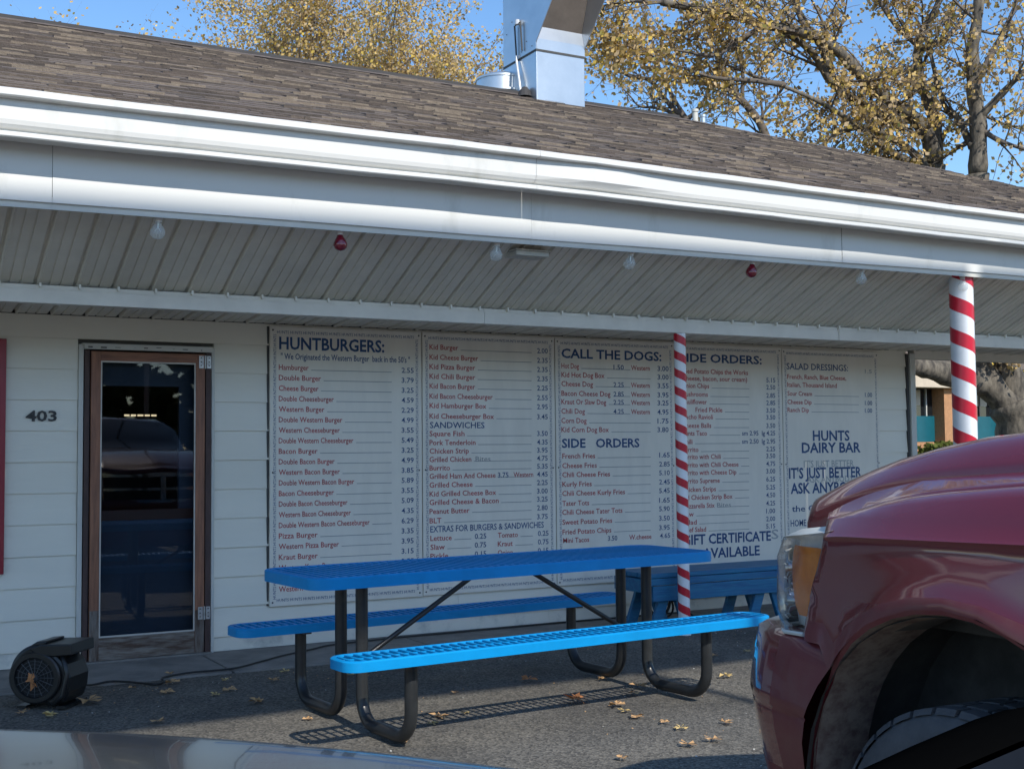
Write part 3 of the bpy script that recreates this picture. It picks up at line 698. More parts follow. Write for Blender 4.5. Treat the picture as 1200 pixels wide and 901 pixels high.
('sm 2.50  lg 2.95', 7.76, 8.135, 1.433, 0.0417, 'b'),
('Bites', 7.476, 7.625, 0.887, 0.0402, 'g'),
('GIFT CERTIFICATE', 7.082, 8.064, 0.603, 0.0862, 'B'),
('S', 8.069, 8.151, 0.614, 0.0862, 'G'),
('AVAILABLE', 7.312, 7.935, 0.481, 0.0862, 'B')], 5: [('SALAD DRESSINGS:', 8.281, 9.02, 2.106, 0.0589, 'b'),
('French, Ranch, Blue Cheese,', 8.289, 8.995, 2.012, 0.043, 'r'),
('Italian, Thousand Island', 8.287, 8.878, 1.94, 0.043, 'r'),
('Sour Cream', 8.288, 8.576, 1.861, 0.0423, 'r'),
('1.00', 9.225, 9.316, 1.861, 0.0423, 'b'),
('Cheese Dip', 8.286, 8.569, 1.785, 0.0423, 'r'),
('1.00', 9.222, 9.314, 1.785, 0.0423, 'b'),
('Ranch Dip', 8.284, 8.536, 1.714, 0.0423, 'r'),
('1.00', 9.22, 9.311, 1.714, 0.0423, 'b'),
('1.5', 9.232, 9.319, 2.08, 0.0377, 'G'),
('HUNTS', 8.575, 9.02, 1.483, 0.0943, 'B'),
('DAIRY BAR', 8.441, 9.154, 1.374, 0.0943, 'B'),
("IT'S JUST BETTER", 8.462, 9.065, 1.227, 0.0642, 'G'),
('ASK ANYBODY', 8.493, 9.06, 1.087, 0.0566, 'G'),
("IT'S JUST BETTER", 8.285, 9.157, 1.147, 0.0966, 'B'),
('ASK ANYBODY', 8.301, 9.153, 1.012, 0.0966, 'B'),
('the ORIGINAL', 8.311, 9.051, 0.83, 0.0566, 'b'),
('HOME OF THE HUNTBURGER', 8.293, 9.174, 0.702, 0.0604, 'b')]}
RULES={1: [(3.817, 4.448, 1.96), (3.912, 4.448, 1.885), (3.892, 4.447, 1.81), (4.01, 4.447, 1.735), (3.938, 4.447, 1.66), (4.076, 4.446, 1.585), (4.056, 4.446, 1.51), (4.162, 4.446, 1.435), (3.885, 4.446, 1.36), (4.016, 4.445, 1.285), (4.056, 4.445, 1.21), (4.168, 4.445, 1.135), (4.009, 4.444, 1.06), (4.115, 4.444, 0.985), (4.141, 4.444, 0.909), (4.289, 4.443, 0.834), (3.885, 4.443, 0.759), (4.048, 4.443, 0.684), (3.885, 4.442, 0.609), (4.055, 4.442, 0.534), (3.872, 4.442, 0.459), (4.035, 4.442, 0.384)], 2: [(5.025, 5.654, 2.143), (5.198, 5.653, 2.066), (5.172, 5.652, 1.993), (5.171, 5.651, 1.919), (5.17, 5.65, 1.845), (5.323, 5.649, 1.768), (5.266, 5.649, 1.696), (5.333, 5.648, 1.616), (5.075, 5.646, 1.483), (5.17, 5.645, 1.415), (5.111, 5.644, 1.351), (5.132, 5.644, 1.287), (4.949, 5.643, 1.223), (5.344, 5.642, 1.16), (5.142, 5.641, 1.094), (5.346, 5.641, 1.027), (5.368, 5.64, 0.963), (5.114, 5.639, 0.895), (4.874, 5.638, 0.825), (4.96, 5.105, 0.693), (5.537, 5.648, 0.693), (4.901, 5.105, 0.626), (5.49, 5.648, 0.626), (4.93, 5.104, 0.558), (5.489, 5.647, 0.558)], 3: [(6.119, 6.595, 2.028), (6.366, 6.801, 1.956), (6.253, 6.593, 1.883), (6.422, 6.592, 1.806), (6.379, 6.59, 1.738), (6.171, 6.589, 1.662), (6.187, 6.794, 1.586), (6.401, 6.793, 1.513), (6.265, 6.789, 1.302), (6.28, 6.787, 1.225), (6.407, 6.786, 1.152), (6.228, 6.784, 1.076), (6.552, 6.783, 1.003), (6.201, 6.781, 0.923), (6.524, 6.78, 0.852), (6.422, 6.779, 0.773), (6.413, 6.777, 0.695)], 4: [(7.44, 7.853, 1.891), (7.424, 7.851, 1.818), (7.414, 7.849, 1.753), (7.579, 7.848, 1.685), (7.475, 7.846, 1.624), (7.455, 7.844, 1.55), (7.408, 7.743, 1.484), (7.251, 7.741, 1.412), (7.313, 7.839, 1.344), (7.551, 7.837, 1.283), (7.746, 7.836, 1.214), (7.72, 7.834, 1.148), (7.537, 7.832, 1.078), (7.493, 7.83, 1.006), (7.673, 7.829, 0.938), (7.476, 7.827, 0.866), (7.252, 7.825, 0.798), (7.282, 7.823, 0.729), (7.38, 7.822, 0.665)], 5: [(8.607, 9.15, 1.84), (8.599, 9.147, 1.764), (8.567, 9.145, 1.693)]}

# ------------------------------------------------------------------ menu boards
BX = [3.506, 4.697, 5.868, 7.050, 8.229, 9.409]
blabel = ['menu board headed HUNTBURGERS, leftmost on the wall next to the door', 'menu board of kid burgers and SANDWICHES, with no big heading, second from the left',
          'menu board headed CALL THE DOGS, behind the picnic table', 'menu board headed SIDE ORDERS with GIFT CERTIFICATES, behind the thin striped post', 'menu board with SALAD DRESSINGS and HUNTS DAIRY BAR, rightmost on the wall']
zt = [2.272, 2.272, 2.272, 2.268, 2.262]; zb = [.283, .285, .288, .288, .288]
for i in range(5):
    t = thing('menu_board', blabel[i], 'menu board', (0, 0, 0), 0, 'menu boards along the wall')
    x0, x1 = BX[i]+.004, BX[i+1]-.004; z0, z1 = zb[i], zt[i]
    b = MB(); b.box((x0, -.028, z0), (x1, -.0145, z1), 'board'); b.ob('panel', t, bevel=.002)
    yy = -.0292
    b = MB(); bw = MB()
    # border: the name repeated in small print
    h = .022; ins = .052
    seg = 'HUNTS'*1
    word, wf = textmesh('HUNTS', h, None, .088, 0.004, 1)
    def stamp(px, pz, c, s_):
        j = len(bw.v)
        for u, v in word: bw.v.append((px+u*c-v*s_, yy, pz+u*s_+v*c))
        for f in wf: bw.f.append(tuple(j+q for q in f)); bw.mi.append(bw.m('navyprint'))
    n = int((x1-x0-2*ins)/.094)
    for q in range(n):
        px = x0+ins+q*(x1-x0-2*ins)/n; stamp(px, z1-ins, 1, 0); stamp(px, z0+ins-.02, 1, 0)
    n = int((z1-z0-2*ins)/.094)
    for q in range(n):
        pz = z0+ins+q*(z1-z0-2*ins)/n; stamp(x0+ins-.006, pz, 0, 1); stamp(x1-ins+.024, pz, 0, 1)
    o = bw.ob('printed_border', t); o['kind'] = 'stuff'
    sc = MB()
    for X in (x0+.022, x1-.022):
        for Z in (z0+.028, (z0+z1)/2-.05, z1-.028):
            sc.lathe([(.007, 0), (.005, .003), (0, .003)], 'seam', (0, 0, 0), 8, Matrix.Translation((X, -.028, Z)) @ Matrix.Rotation(pi/2, 4, 'X'))
    sc.ob('screws', t)
    for s, xa, xb, z, hh, col in TEXT[i+1]:
        tgt = MB(); k = {'r': 'redprint', 'b': 'navyprint', 'B': 'navyprint', 'g': 'rule', 'G': 'ghost'}[col]
        xa = max(xa, x0+.05); xb = min(xb, x1-.045)
        off = {'r': .012, 'b': .012, 'B': .024, 'g': 0.0, 'G': .01}[col]
        yo = {'G': -.0290, 'B': -.0296}.get(col, -.0293)
        addtext(tgt, s, xa, z-hh*.5, yo, hh, k, xb-xa, off); tgt.ob('heading' if col == 'B' else 'lettering', t)
    for xa, xb, z in RULES[i+1]:
        ru = MB()
        if xb-xa > .02: ru.face([(xa, -.0291, z), (xb, -.0291, z), (xb, -.0291, z+.0045), (xa, -.0291, z+.0045)], 'rule'); ru.ob('rule_line', t)
part('joint_strip', bld, (BX[0]-.012, -.0142, .29), (BX[0]+.002, -.002, 2.27), 'seam')

# ------------------------------------------------------------------ striped posts
def post(x, y, r, ztop, period, frac, label, ph, segs=24):
    t = thing('striped_post', label, 'post', (x, y, 0), 0, 'red and white striped porch posts')
    b = MB(); b.lathe([(r, 0), (r, ztop)], 'postwhite', (0, 0, 0), segs); b.ob('white_pipe', t, smooth=True)
    b = MB(); b.lathe([(r*1.12, -.01), (r*1.12, .012), (r*1.02, .013)], 'postwhite', (0, 0, 0), segs); b.ob('base_plate', t)
    n = 20; turns = ztop/period; steps = int(turns*n)
    rows = [[], []]
    z = ztop
    b = MB()
    rr = r+.0012; top, bot = [], []
    for i in range(steps+n):
        a = ph+2*pi*i/n; zc = ztop+period*.5-period*i/n
        zu, zl = min(max(zc+period*frac/2, 0.015), ztop), min(max(zc-period*frac/2, 0.015), ztop)
        px, py = rr*sin(a), -rr*cos(a)
        top.append((px, py, zu)); bot.append((px, py, zl))
    b.grid([bot, top], 'postred'); b.ob('red_stripe', t, smooth=True)
    return t
post(6.37, -1.03, .0445, 2.236, .134, .46, 'thin red and white striped post between the menu boards, behind the picnic table', .4)
post(8.60, -1.735, .092, 2.74, .262, .44, 'thick sunlit red and white striped post at the right, beyond the truck hood', 2.0)

# ------------------------------------------------------------------ string of bulbs under the fascia
kinds = [('clear', 'clear glass bulb under the eave above the door, leftmost of the row'), ('red', 'red bulb under the eave left of the grey ceiling box, above the HUNTBURGERS board'), ('clear', 'clear bulb under the eave just left of the grey ceiling box'),
         ('clear', 'clear bulb under the eave between the grey ceiling box and the right hand red bulb'), ('red', 'red bulb under the eave above the SIDE ORDERS board'), ('clear', 'clear yellowish bulb under the eave above the SALAD DRESSINGS board'), ('clear', 'clear bulb hanging in front of the thick striped post')]
glassprof = [(.012, -.030), (.016, -.042), (.024, -.056), (.0305, -.072), (.031, -.084), (.027, -.097), (.017, -.107), (0, -.111)]
def bulb(kind):
    b = MB(); b.lathe([(0, .006), (.017, .006), (.017, -.018), (.014, -.020), (.0145, -.032), (.0, -.032)], 'socket', (0, 0, 0), 14)
    s = b.mesh('socket', True, 35)
    b = MB(); b.lathe(glassprof, 'bulbred' if kind == 'red' else 'bulbclear', (0, 0, 0), 18); g_ = b.mesh('glass', True)
    b = MB(); b.tube([(0, 0, -.03), (0, 0, -.062)], .004, 'filament', 6); b.tube([(-.012, 0, -.074), (-.004, 0, -.06), (.004, 0, -.06), (.012, 0, -.074)], .0016, 'filament', 5); f_ = b.mesh('filament')
    return s, g_, f_
bm = {'clear': bulb('clear'), 'red': bulb('red')}
tilt = [.06, -.03, .08, .18, .12, .16, -.05]
for i, X in enumerate([2.326, 3.368, 4.410, 5.420, 6.446, 7.485, 8.541]):
    t = thing('hanging_bulb', kinds[i][1], 'light bulb', (X, -1.80, 2.655+rise(X)), 0, 'bulbs hung along the eave'); t.rotation_euler = (R.uniform(-.05, .05), tilt[i], 0); t.scale = (1.32, 1.32, 1.2)
    s, g_, f_ = bm[kinds[i][0]]
    child(s, 'socket', t); child(g_, 'glass', t); child(f_, 'filament', t)
fx = MB(); T = Matrix.Translation((4.70, -1.66, 2.622))
fx.prism([(-.13, -.09), (.13, -.09), (.13, .09), (-.13, .09)], (.018, .03), 'fixture', T); fx.prism([(-.12, -.08), (.12, -.08), (.12, .08), (-.12, .08)], (-.012, .018), 'fixture', T)
fx.lathe([(0, -.018), (.05, -.018), (.055, -.012)], 'fixture', (4.70, -1.66, 2.622), 18)
tag(fx.ob('ceiling_box', bevel=.004), 'flat grey square light box on the porch ceiling close to the eave', 'light fixture')

# ------------------------------------------------------------------ blue metal picnic table
tb = thing('picnic_table', 'long bright blue metal picnic table with slotted top, two benches and black pipe legs', 'picnic table', (4.013, -2.576, 0), .087)
def slotted(L, W, z, y0, name, rim_h=.05, pitch=.046, rad=.09):
    """perforated plank: rolled rim with rounded corners, slats running across"""
    a, c = L/2, W/2; out = []
    for (cx, cy, a0) in ((a-rad, c-rad, 0), (-a+rad, c-rad, pi/2), (-a+rad, -c+rad, pi), (a-rad, -c+rad, 3*pi/2)):
        for j in range(7): out.append((cx+rad*cos(a0+j*pi/12), cy+rad*sin(a0+j*pi/12)))
    b = MB()
    def ring(d, zz): # inset outline
        r = []
        for (x, y) in out:
            sx = (a-d)/a; r.append((x*(a-d)/a, y0+y*(c-d)/c, zz))
        return r
    rings = [ring(.022, z-.010), ring(.020, z), ring(.006, z), ring(0, z-.006), ring(0, z-rim_h), ring(.004, z-rim_h), ring(.006, z-.012)]
    b.grid(rings, 'blue', close=True, flip=True); o = b.ob('rim', name, smooth=True, ang=40)
    s = MB(); n = int((L-.05)/pitch)
    me = None
    bb = MB(); bb.box((-.008, -c+.014, -.012), (.008, c-.014, -.002), 'blue'); full = bb.mesh('slat')
    for i in range(n):
        x = -L/2+.025+(i+.5)*pitch*(L-.05)/(n*pitch)
        if abs(x) > a-rad+.0:
            d = abs(x)-(a-rad); hw = (c-rad)+math.sqrt(max(0, rad*rad-d*d)); hw -= .012
            if hw < .03: continue
            q = MB(); q.box((-.008, -hw, -.012), (.008, hw, -.002), 'blue'); m_ = q.mesh('slat')
        else: m_ = full
        child(m_, 'slat', name, (x, y0, z))
    # two long stiffeners dividing the slots
    st = MB()
    for fy in ((-.33, .33) if W > .4 else (0,)): st.box((-a+.03, y0+fy*W-.004, z-.012), (a-.03, y0+fy*W+.004, z-.0045), 'blue')
    st.ob('cross_bar', name)
top = child(None, 'table_top', tb); slotted(2.54, .69, .775, 0, top, .058, .046, .10)
bn1 = child(None, 'bench', tb, label='sunlit front bench'); slotted(2.60, .245, .447, -.635, bn1, .048, .046, .075)
bn2 = child(None, 'bench', tb); slotted(2.60, .245, .447, .635, bn2, .048, .046, .075)
rp_ = .031
for sx in (-1, 1):
    for sy in (-1, 1):
        X = sx*.914; a, c = sy*.118, sy*.62; rb = .13
        pts = [(X, c, .405)]; 
        pts += [(X, c, .30)]+[(X, c-sy*rb+sy*rb*cos(t_), .035+rb-rb*sin(t_)) for t_ in [j*pi/12 for j in range(0, 7)]]
        pts += [(X, a+sy*rb-sy*rb*sin(t_), .035+rb-rb*cos(t_)) for t_ in [j*pi/12 for j in range(0, 7)]]+[(X, a, .45), (X, a, .722)]
        b = MB(); b.tube(pts, rp_, 'blackmetal', 14); b.ob('leg', tb, smooth=True, ang=50)
    X = sx*.914
    b = MB(); b.box((X-.02, -.30, .718), (X+.02, .30, .734), 'blackmetal'); b.ob('top_bracket', tb)
    for sy in (-1, 1): b = MB(); b.box((X-.02, sy*.62-.10, .390), (X+.02, sy*.62+.10, .402), 'blackmetal'); b.ob('bench_bracket', tb)
    b = MB(); b.box((X-.008, -.09, .27), (X+.008, .09, .31), 'blackmetal'); b.ob('spacer_bar', tb)
    b = MB(); b.tube([(sx*.905, 0, .29), (sx*.14, 0, .725)], .014, 'blackmetal', 10); b.ob('brace', tb, smooth=True, ang=50)

# ------------------------------------------------------------------ low blue wooden bench behind the post
wb_ = thing('wooden_bench', 'wide low bench of blue painted boards against the wall, right of the picnic table', 'bench', (0, 0, 0))
def wbox(a, c, name): b = MB(); b.box(a, c, 'bluewood'); b.ob(name, wb_, bevel=.004)
bx0, bx1 = 6.12, 8.35
for i, (ya, yb) in enumerate(((-.93, -.79), (-.782, -.642), (-.634, -.494))): wbox((bx0, ya, .408), (bx1, yb, .443), 'seat_board')
wbox((bx0+.02, -.925, .352), (bx1-.02, -.89, .404), 'apron_board'); wbox((bx0+.05, -.92, .232), (bx1-.02, -.885, .347), 'apron_board')
for X in (bx0+.25, bx1-1.05):
    for s_ in (-1, 1):
        b = MB(); T = Matrix.Translation((X, 0, 0))
        pl = [(s_*.05-.045, .30), (s_*.05+.045, .30), (s_*.16+.045, 0), (s_*.16-.045, 0)]
        TT = Matrix(((1, 0, 0, X), (0, 0, 1, 0), (0, 1, 0, 0), (0, 0, 0, 1)))
        b.prism(pl, (-.88, -.845), 'bluewood', TT); b.prism(pl, (-.56, -.525), 'bluewood', TT); b.ob('leg', wb_, bevel=.003)
wbox((bx0-.02, -.90, .30), (bx0+.06, -.50, .40), 'end_cleat')

# ------------------------------------------------------------------ air mover by the door
am = thing('air_mover', 'black plastic carpet blower standing on the ground left of the door', 'blower', (1.85, -1.29, 0), -radians(36)); am.scale = (.9, .9, .85)
# local: x right, -y is the grille side, z up
def spiral(g_=0.0):
    pts = []
    for j in range(0, 33):
        a = radians(-62+j*(330-0)/32.0); 
        r = lerp(.205, .152, j/32)
        pts.append((r*cos(a)*1.0, .205+r*sin(a)))
    return pts
prof_ = []
for j in range(29):
    a = radians(62+j*7.6); r = .185+.012*sin(a*1.0); prof_.append((r*cos(a)-.0, .200+r*sin(a)))
prof_ += [(.10, .010), (.165, .03), (.192, .10), (.20, .19), (.175, .27), (.12, .325)]
TT = Matrix(((1, 0, 0, 0), (0, 0, 1, 0), (0, 1, 0, 0), (0, 0, 0, 1)))
b = MB(); b.prism([(x, max(.0, z)) for x, z in prof_], (-.115, .155), 'black', TT); b.ob('housing', am, bevel=.022)
b = MB(); b.prism([(-.06, .372), (.02, .400), (.22, .405), (.225, .335), (.12, .325), (.02, .325)], (-.135, .165), 'black', TT); b.ob('outlet_spout', am, bevel=.008)
b = MB(); b.prism([(-.12, .35), (-.02, .412), (.05, .418), (.03, .37)], (-.10, .13), 'black', TT); b.ob('handle', am, bevel=.01)
Tg = Matrix.Translation((-.012, -.118, .19)) @ Matrix.Rotation(pi/2, 4, 'X')
b = MB(); b.lathe([(.165, -.01), (.165, .012), (.155, .02), (.128, .02), (.122, .004)], 'black', (0, 0, 0), 32, Tg); b.ob('intake_ring', am, smooth=True, ang=35)
b = MB(); b.lathe([(.124, -.001), (0, -.001)], 'darkroom', (0, 0, 0), 32, Tg); b.ob('dark_intake', am)
M['grille'] = mat('blower_grille', (0.075, 0.08, 0.085), 0.45)
b = MB()
for j in range(16):
    a = 2*pi*j/16; b.tube([Tg @ Vector((.018*cos(a), .018*sin(a), .013)), Tg @ Vector((.128*cos(a), .128*sin(a), .009))], .0022, 'grille', 5)
for rr in (.04, .062, .084, .106): b.tube([Tg @ Vector((rr*cos(2*pi*j/28), rr*sin(2*pi*j/28), .011)) for j in range(29)], .0012, 'grille', 4, cap=False)
b.lathe([(.02, .008), (.02, .016), (0, .018)], 'grille', (0, 0, 0), 14, Tg); b.ob('intake_grille', am)
b = MB(); b.tube([(.14, -.10, .36), (.19, -.12, .22), (.17, -.125, .08), (.10, -.122, .02)], .016, 'black', 8); b.ob('ribbed_trim', am, smooth=True)
for X in (-.10, .15): b = MB(); b.box((X-.03, -.12, -.004), (X+.03, .16, .012), 'black'); b.ob('foot', am)
cord = MB()
cp = [(2.0, -1.06, .09), (2.13, -.90, .012), (2.276, -.834, .010), (2.40, -.93, .006), (2.50, -1.02, 0), (2.56, -.97, .004), (2.574, -.88, .010), (2.75, -.80, .012), (3.026, -.784, .010), (3.25, -.63, .010), (3.451, -.474, .010), (3.70, -.33, .010), (3.913, -.204, .010), (4.4, -.14, .010), (5.1, -.12, .010), (6.2, -.10, .010), (7.0, -.10, .01)]
def smoothpath(p, n=6):
    o = []
    for i in range(len(p)-1):
        a, b_, c, d = [Vector(p[max(0, min(len(p)-1, i+q))]) for q in (-1, 0, 1, 2)]
        for j in range(n):
            t = j/n; o.append(.5*((2*b_)+(-a+c)*t+(2*a-5*b_+4*c-d)*t*t+(-a+3*b_-3*c+d)*t**3))
    o.append(Vector(p[-1])); return o
cord.tube(smoothpath(cp), .0065, 'black', 6)
tag(cord.ob('extension_cord', smooth=True), 'long black cord running from the blower along the foot of the wall', 'cord')
hs = MB(); pts = []
for j in range(70):
    a = j*2*pi/22; pts.append((6.52+.10*cos(a)+.03*j/20, -.42+.02*sin(a*1.7), .12+.085*sin(a)))
hs.tube(pts+[(6.9, -.44, .02), (7.2, -.30, .012)], .009, 'black', 6)
tag(hs.ob('coiled_hose', smooth=True), 'small coil of black hose below the wooden bench beside the thin striped post', 'hose')

# ------------------------------------------------------------------ maroon pickup parked at the right, nose to the building
TX, TY = 3.022, -6.577            # left side plane and front axle
trk = thing('pickup_truck', 'dark maroon pickup truck parked nose-in at the right, dusty with mud round the wheel arch', 'pickup truck', (TX, TY, 0))
HW = 1.0                          # half width; local x = 0 left side, 2 right side
def both(name, fn, smooth=True, ang=45, label=None):
    for side in (0, 1):
        b = MB(); fn(b)
        if side: b.v = [(2*HW-x, y, z) for x, y, z in b.v]; b.f = [f[::-1] for f in b.f]
        o = b.ob(name, trk, smooth=smooth, ang=ang)
        if label and not side: o['label'] = label
AR, AZ = .513, .483
def archz(y):
    return AZ+math.sqrt(max(0, AR*AR-y*y)) if abs(y) < AR else .30
# stations along the truck (y forward of the axle)
Ys = [-1.30, -1.05, -.80, -.62, -.53, -.513, -.505, -.49, -.46, -.40, -.32, -.22, -.10, 0, .10, .20, .28, .35, .40, .435, .46, .50, .54, .62, .70]
def base_x(y): return interp([-1.3, .0, .25, .42, .54, .70], [0.0, 0.0, .008, .03, .045, .055], y)
def crease(y): return interp([-1.3, -.22, .06, .38, .54], [1.165, 1.154, 1.147, 1.139, 1.125], y)
def ftop(y): return interp([-1.3, -.5, -.14, .14, .28, .40, .50, .56], [1.315, 1.302, 1.280, 1.257, 1.238, 1.214, 1.188, 1.170], y)
def seamz(y): return interp([-1.3, -.5, -.02, .17, .34, .52, .73, .80], [1.345, 1.335, 1.316, 1.303, 1.288, 1.251, 1.180, 1.150], y)
def fender(b):
    rows = []
    for y in Ys:
        bx = base_x(y); za = archz(y) if y < .42 else max(.862, archz(y)); zc = crease(y)
        if y > .43: za = .862
        col = []
        for q in range(9):   # arch lip -> crease
            t = q/8; z = lerp(za, zc-.012, t**1.15)
            d = z-za
            flare = -.030*math.exp(-(d/.045)**2) if abs(y) < AR+.02 else 0
            col.append((bx+flare-.012*sin(pi*t)+.010*t, y, z))
        col += [(bx+.004, y, zc), (bx+.016, y, zc+.010), (bx+.038, y, zc+.045), (bx+.060, y, lerp(zc, ftop(y), .75)), (bx+.088, y, ftop(y)-.010), (bx+.125, y, ftop(y)), (bx+.165, y, ftop(y)-.006), (bx+.205, y, lerp(ftop(y), seamz(y), .25)), (.275+.0*y, y, seamz(y)-.012), (.279, y, seamz(y)-.04)]
        rows.append([(x, min(y_, .435+(1.18-z)*.33+max(0, x-.04)*1.05), z) for x, y_, z in col])
    b.grid(rows, lambda i, j: 'maroondust' if (j <= 1 and Ys[i] < .5) else 'maroon')
both('fender', fender, label='maroon front fender with a muddy wheel arch edge')
def archlip(b):
    rows = []
    for j in range(25):
        a = lerp(radians(-22), radians(202), j/24); y, z = AR*cos(a), AZ+AR*sin(a)
        bx = base_x(y)
        fl = .030 if not (z < .86 and y > 0) else lerp(.006, .03, max(0, min(1, (z-.78)/.08)))
        rows.append([(bx-fl, y+.004, z), (bx-fl+.004, y*.98, AZ+(z-AZ)*.98), (bx+.05, y*.955, AZ+(z-AZ)*.955), (bx+.16, y*.945, AZ+(z-AZ)*.95)])
    b.grid([r for r in rows], lambda i, j: 'maroondust' if j == 0 else 'dirt' if j < 2 or i < 9 else 'well')
both('arch_lip', archlip)
def well(b):
    rows = []
    for j in range(21):
        a = lerp(radians(-30), radians(210), j/20); rows.append([(.0, .495*cos(a), AZ+.495*sin(a)), (.10, .56*cos(a), AZ+.53*sin(a)), (.45, .56*cos(a), AZ+.54*sin(a))])
    b.grid(rows, 'well', flip=True); b.face([(.45, .6*cos(radians(q)), AZ+.6*sin(radians(q))) for q in range(-30, 211, 12)], 'well')
both('wheel_well', well)
# hood
Yh = [-1.30, -1.0, -.6, -.2, .05, .2, .34, .46, .56, .64, .70, .745, .775]
def hood_pt(y, u):  # u 0 at seam .. 1 centre
    fx = lerp(.288, 1.0, u)
    if u > .999: fx = 1.0
    yy = y+.27*(1-((1-x)/.712)**2)*max(0, min(1, (y+.1)/.87)) if (x := fx) else y
    zs = seamz(y)+.004
    crown = interp([-1.3, -.2, .09, .27, .47, .67, .75, .83, .90, .94], [1.445, 1.418, 1.402, 1.385, 1.347, 1.288, 1.256, 1.224, 1.188, 1.160], yy)
    cent = interp([-1.3, 0, .4, .7, .95, 1.0], [1.452, 1.425, 1.402, 1.340, 1.262, 1.22], yy)
    x = fx; t = min(1, (x-.288)/.13); s = sin(t*pi/2)**.85
    z = lerp(zs, crown, s); z = lerp(z, cent, max(0, (x-.42)/.58)) if x > .42 else z
    return (x, yy, z)
b = MB(); us = [0, .012, .03, .06, .09, .13, .17, .20, .26, .34, .5, .7, .85, 1.0]
rows = []
for y in Yh:
    h = [hood_pt(y, u) for u in us]; rows.append([(h[0][0], h[0][1], h[0][2]-.05)]+h+[(2*HW-x, yy, z) for x, yy, z in h[:-1][::-1]]+[(2*HW-h[0][0], h[0][1], h[0][2]-.05)])
last = rows[-1]; rows.append([(x, y+.012, z-.018) for x, y, z in last]); rows.append([(x, y+.008, z-.045) for x, y, z in last])
b.grid(rows, 'maroon'); ho = b.ob('hood', trk, smooth=True, ang=50)
b = MB(); b.box((.27, -1.3, .9), (1.73, .74, 1.10), 'well'); b.ob('engine_bay', trk)
# grille and chrome surround in front of the hood
b = MB()
def nosey(x): return .765+.27*(1-((1-x)/.712)**2)
xg = [.36+i*(1.28/16) for i in range(17)]
b.grid([[(x, nosey(x)-.03, z) for x in xg] for z in (.84, 1.14)], 'black'); b.ob('grille_mesh', trk)
def bar(z0, z1, y_=0.0, k='chrome'):
    b = MB(); rows = [[(x, nosey(x)+y_, z) for x in xg] for z in (z0, z1)]; rows = [[(x, y-.04, z) for x, y, z in rows[0]]]+rows+[[(x, y-.04, z) for x, y, z in rows[1]]]
    b.grid(rows, k); return b.ob('grille_surround' if y_ else 'grille_bar', trk, smooth=True, ang=30)
bar(1.115, 1.165, .012); bar(.83, .865, .012); bar(.965, .995)
for X in (.345, 1.595): b = MB(); b.box((X, .72, .86), (X+.05, .835, 1.120), 'chrome'); b.ob('grille_surround', trk, bevel=.008)
b = MB(); b.box((.97, 1.0, .86), (1.03, 1.055, 1.12), 'chrome'); b.ob('grille_bar', trk, bevel=.005)
# headlight: wraps the corner
def hlplan(t): # outline in plan from rear outer edge to the grille
    return (interp([0, .25, .5, .75, 1], [.040, .060, .125, .215, .320], t), interp([0, .25, .5, .75, 1], [.530, .625, .725, .790, .835], t))
def hl(b, ins=0.0, k='lens', zt_=None):
    rows = []
    for j in range(13):
        t = j/12; x, y = hlplan(t); zb_, zt2 = lerp(.872, .850, t), lerp(1.180, 1.120, t**.8)
        rows.append([(qx, qy-(qz-.872)*.33*max(0, 1-t/.45), qz) for qx, qy, qz in [(x+ins, y-ins*.6, zb_+ins*.3), (x+ins-.006, y-ins*.6+.006, lerp(zb_, zt2, .3)), (x+ins-.004, y-ins*.6+.004, lerp(zb_, zt2, .7)), (x+ins+.008, y-ins*.6-.012, zt2-.03), (x+ins+.04, y-ins*.6-.05, zt2-.008 if not ins else zt2-.03)]])
    b.grid(rows, (lambda i, j: 'hazed' if j >= 3 else k) if not ins else k)
for side in (0, 1):
    par = child(None, 'headlight', trk)
    def add(fn, name, sm=True):
        b = MB(); fn(b)
        if side: b.v = [(2*HW-x, y, z) for x, y, z in b.v]; b.f = [f[::-1] for f in b.f]
        return b.ob(name, par, smooth=sm, ang=50)
    add(lambda b: hl(b), 'lens'); add(lambda b: hl(b, .045, 'lampin'), 'reflector')
    def edge(b):
        pts = [(hlplan(j/12)[0]-.002, hlplan(j/12)[1]+.002, lerp(.872, .850, j/12)) for j in range(13)]; b.tube(pts, .006, 'hazed', 6)
    add(edge, 'bezel')
    def amber(b):
        rows = []
        for z in (.915, .94, .99, 1.04, 1.08, 1.10):
            w0 = interp([.915, .99, 1.10], [.30, .16, .12], z); w1 = .36+.10*0
            r = []
            for j in range(6):
                t = lerp(.0, interp([.915, .97, 1.06, 1.10], [.20, .34, .38, .33], z), j/5); x, y = hlplan(t); r.append((x+.018, y-.010-(z-.872)*.33*max(0, 1-t/.45), z))
            rows.append(r)
        b.grid(rows, 'amber', flip=True)
    add(amber, 'turn_signal')
    def bowls(b):
        for (cx, cy, cz, rr) in ((.235, .715, 1.02, .062), (.215, .70, .93, .045)):
            b.lathe([(rr, .05), (rr*.8, .01), (rr*.45, -.02), (.012, -.03), (.012, .01), (0, .012)], 'chrome', (0, 0, 0), 18, Matrix.Translation((cx, cy, cz)) @ Matrix.Rotation(-pi/2, 4, 'X') @ Matrix.Rotation(-.35, 4, 'Y'))
        for q in range(7): z = .895+q*.036; b.tube([(hlplan(t)[0]+.012, hlplan(t)[1]-.008, z) for t in (.40, .5, .6, .7, .8)], .0025, 'lampin', 4)
    add(bowls, 'lamp_bowl')
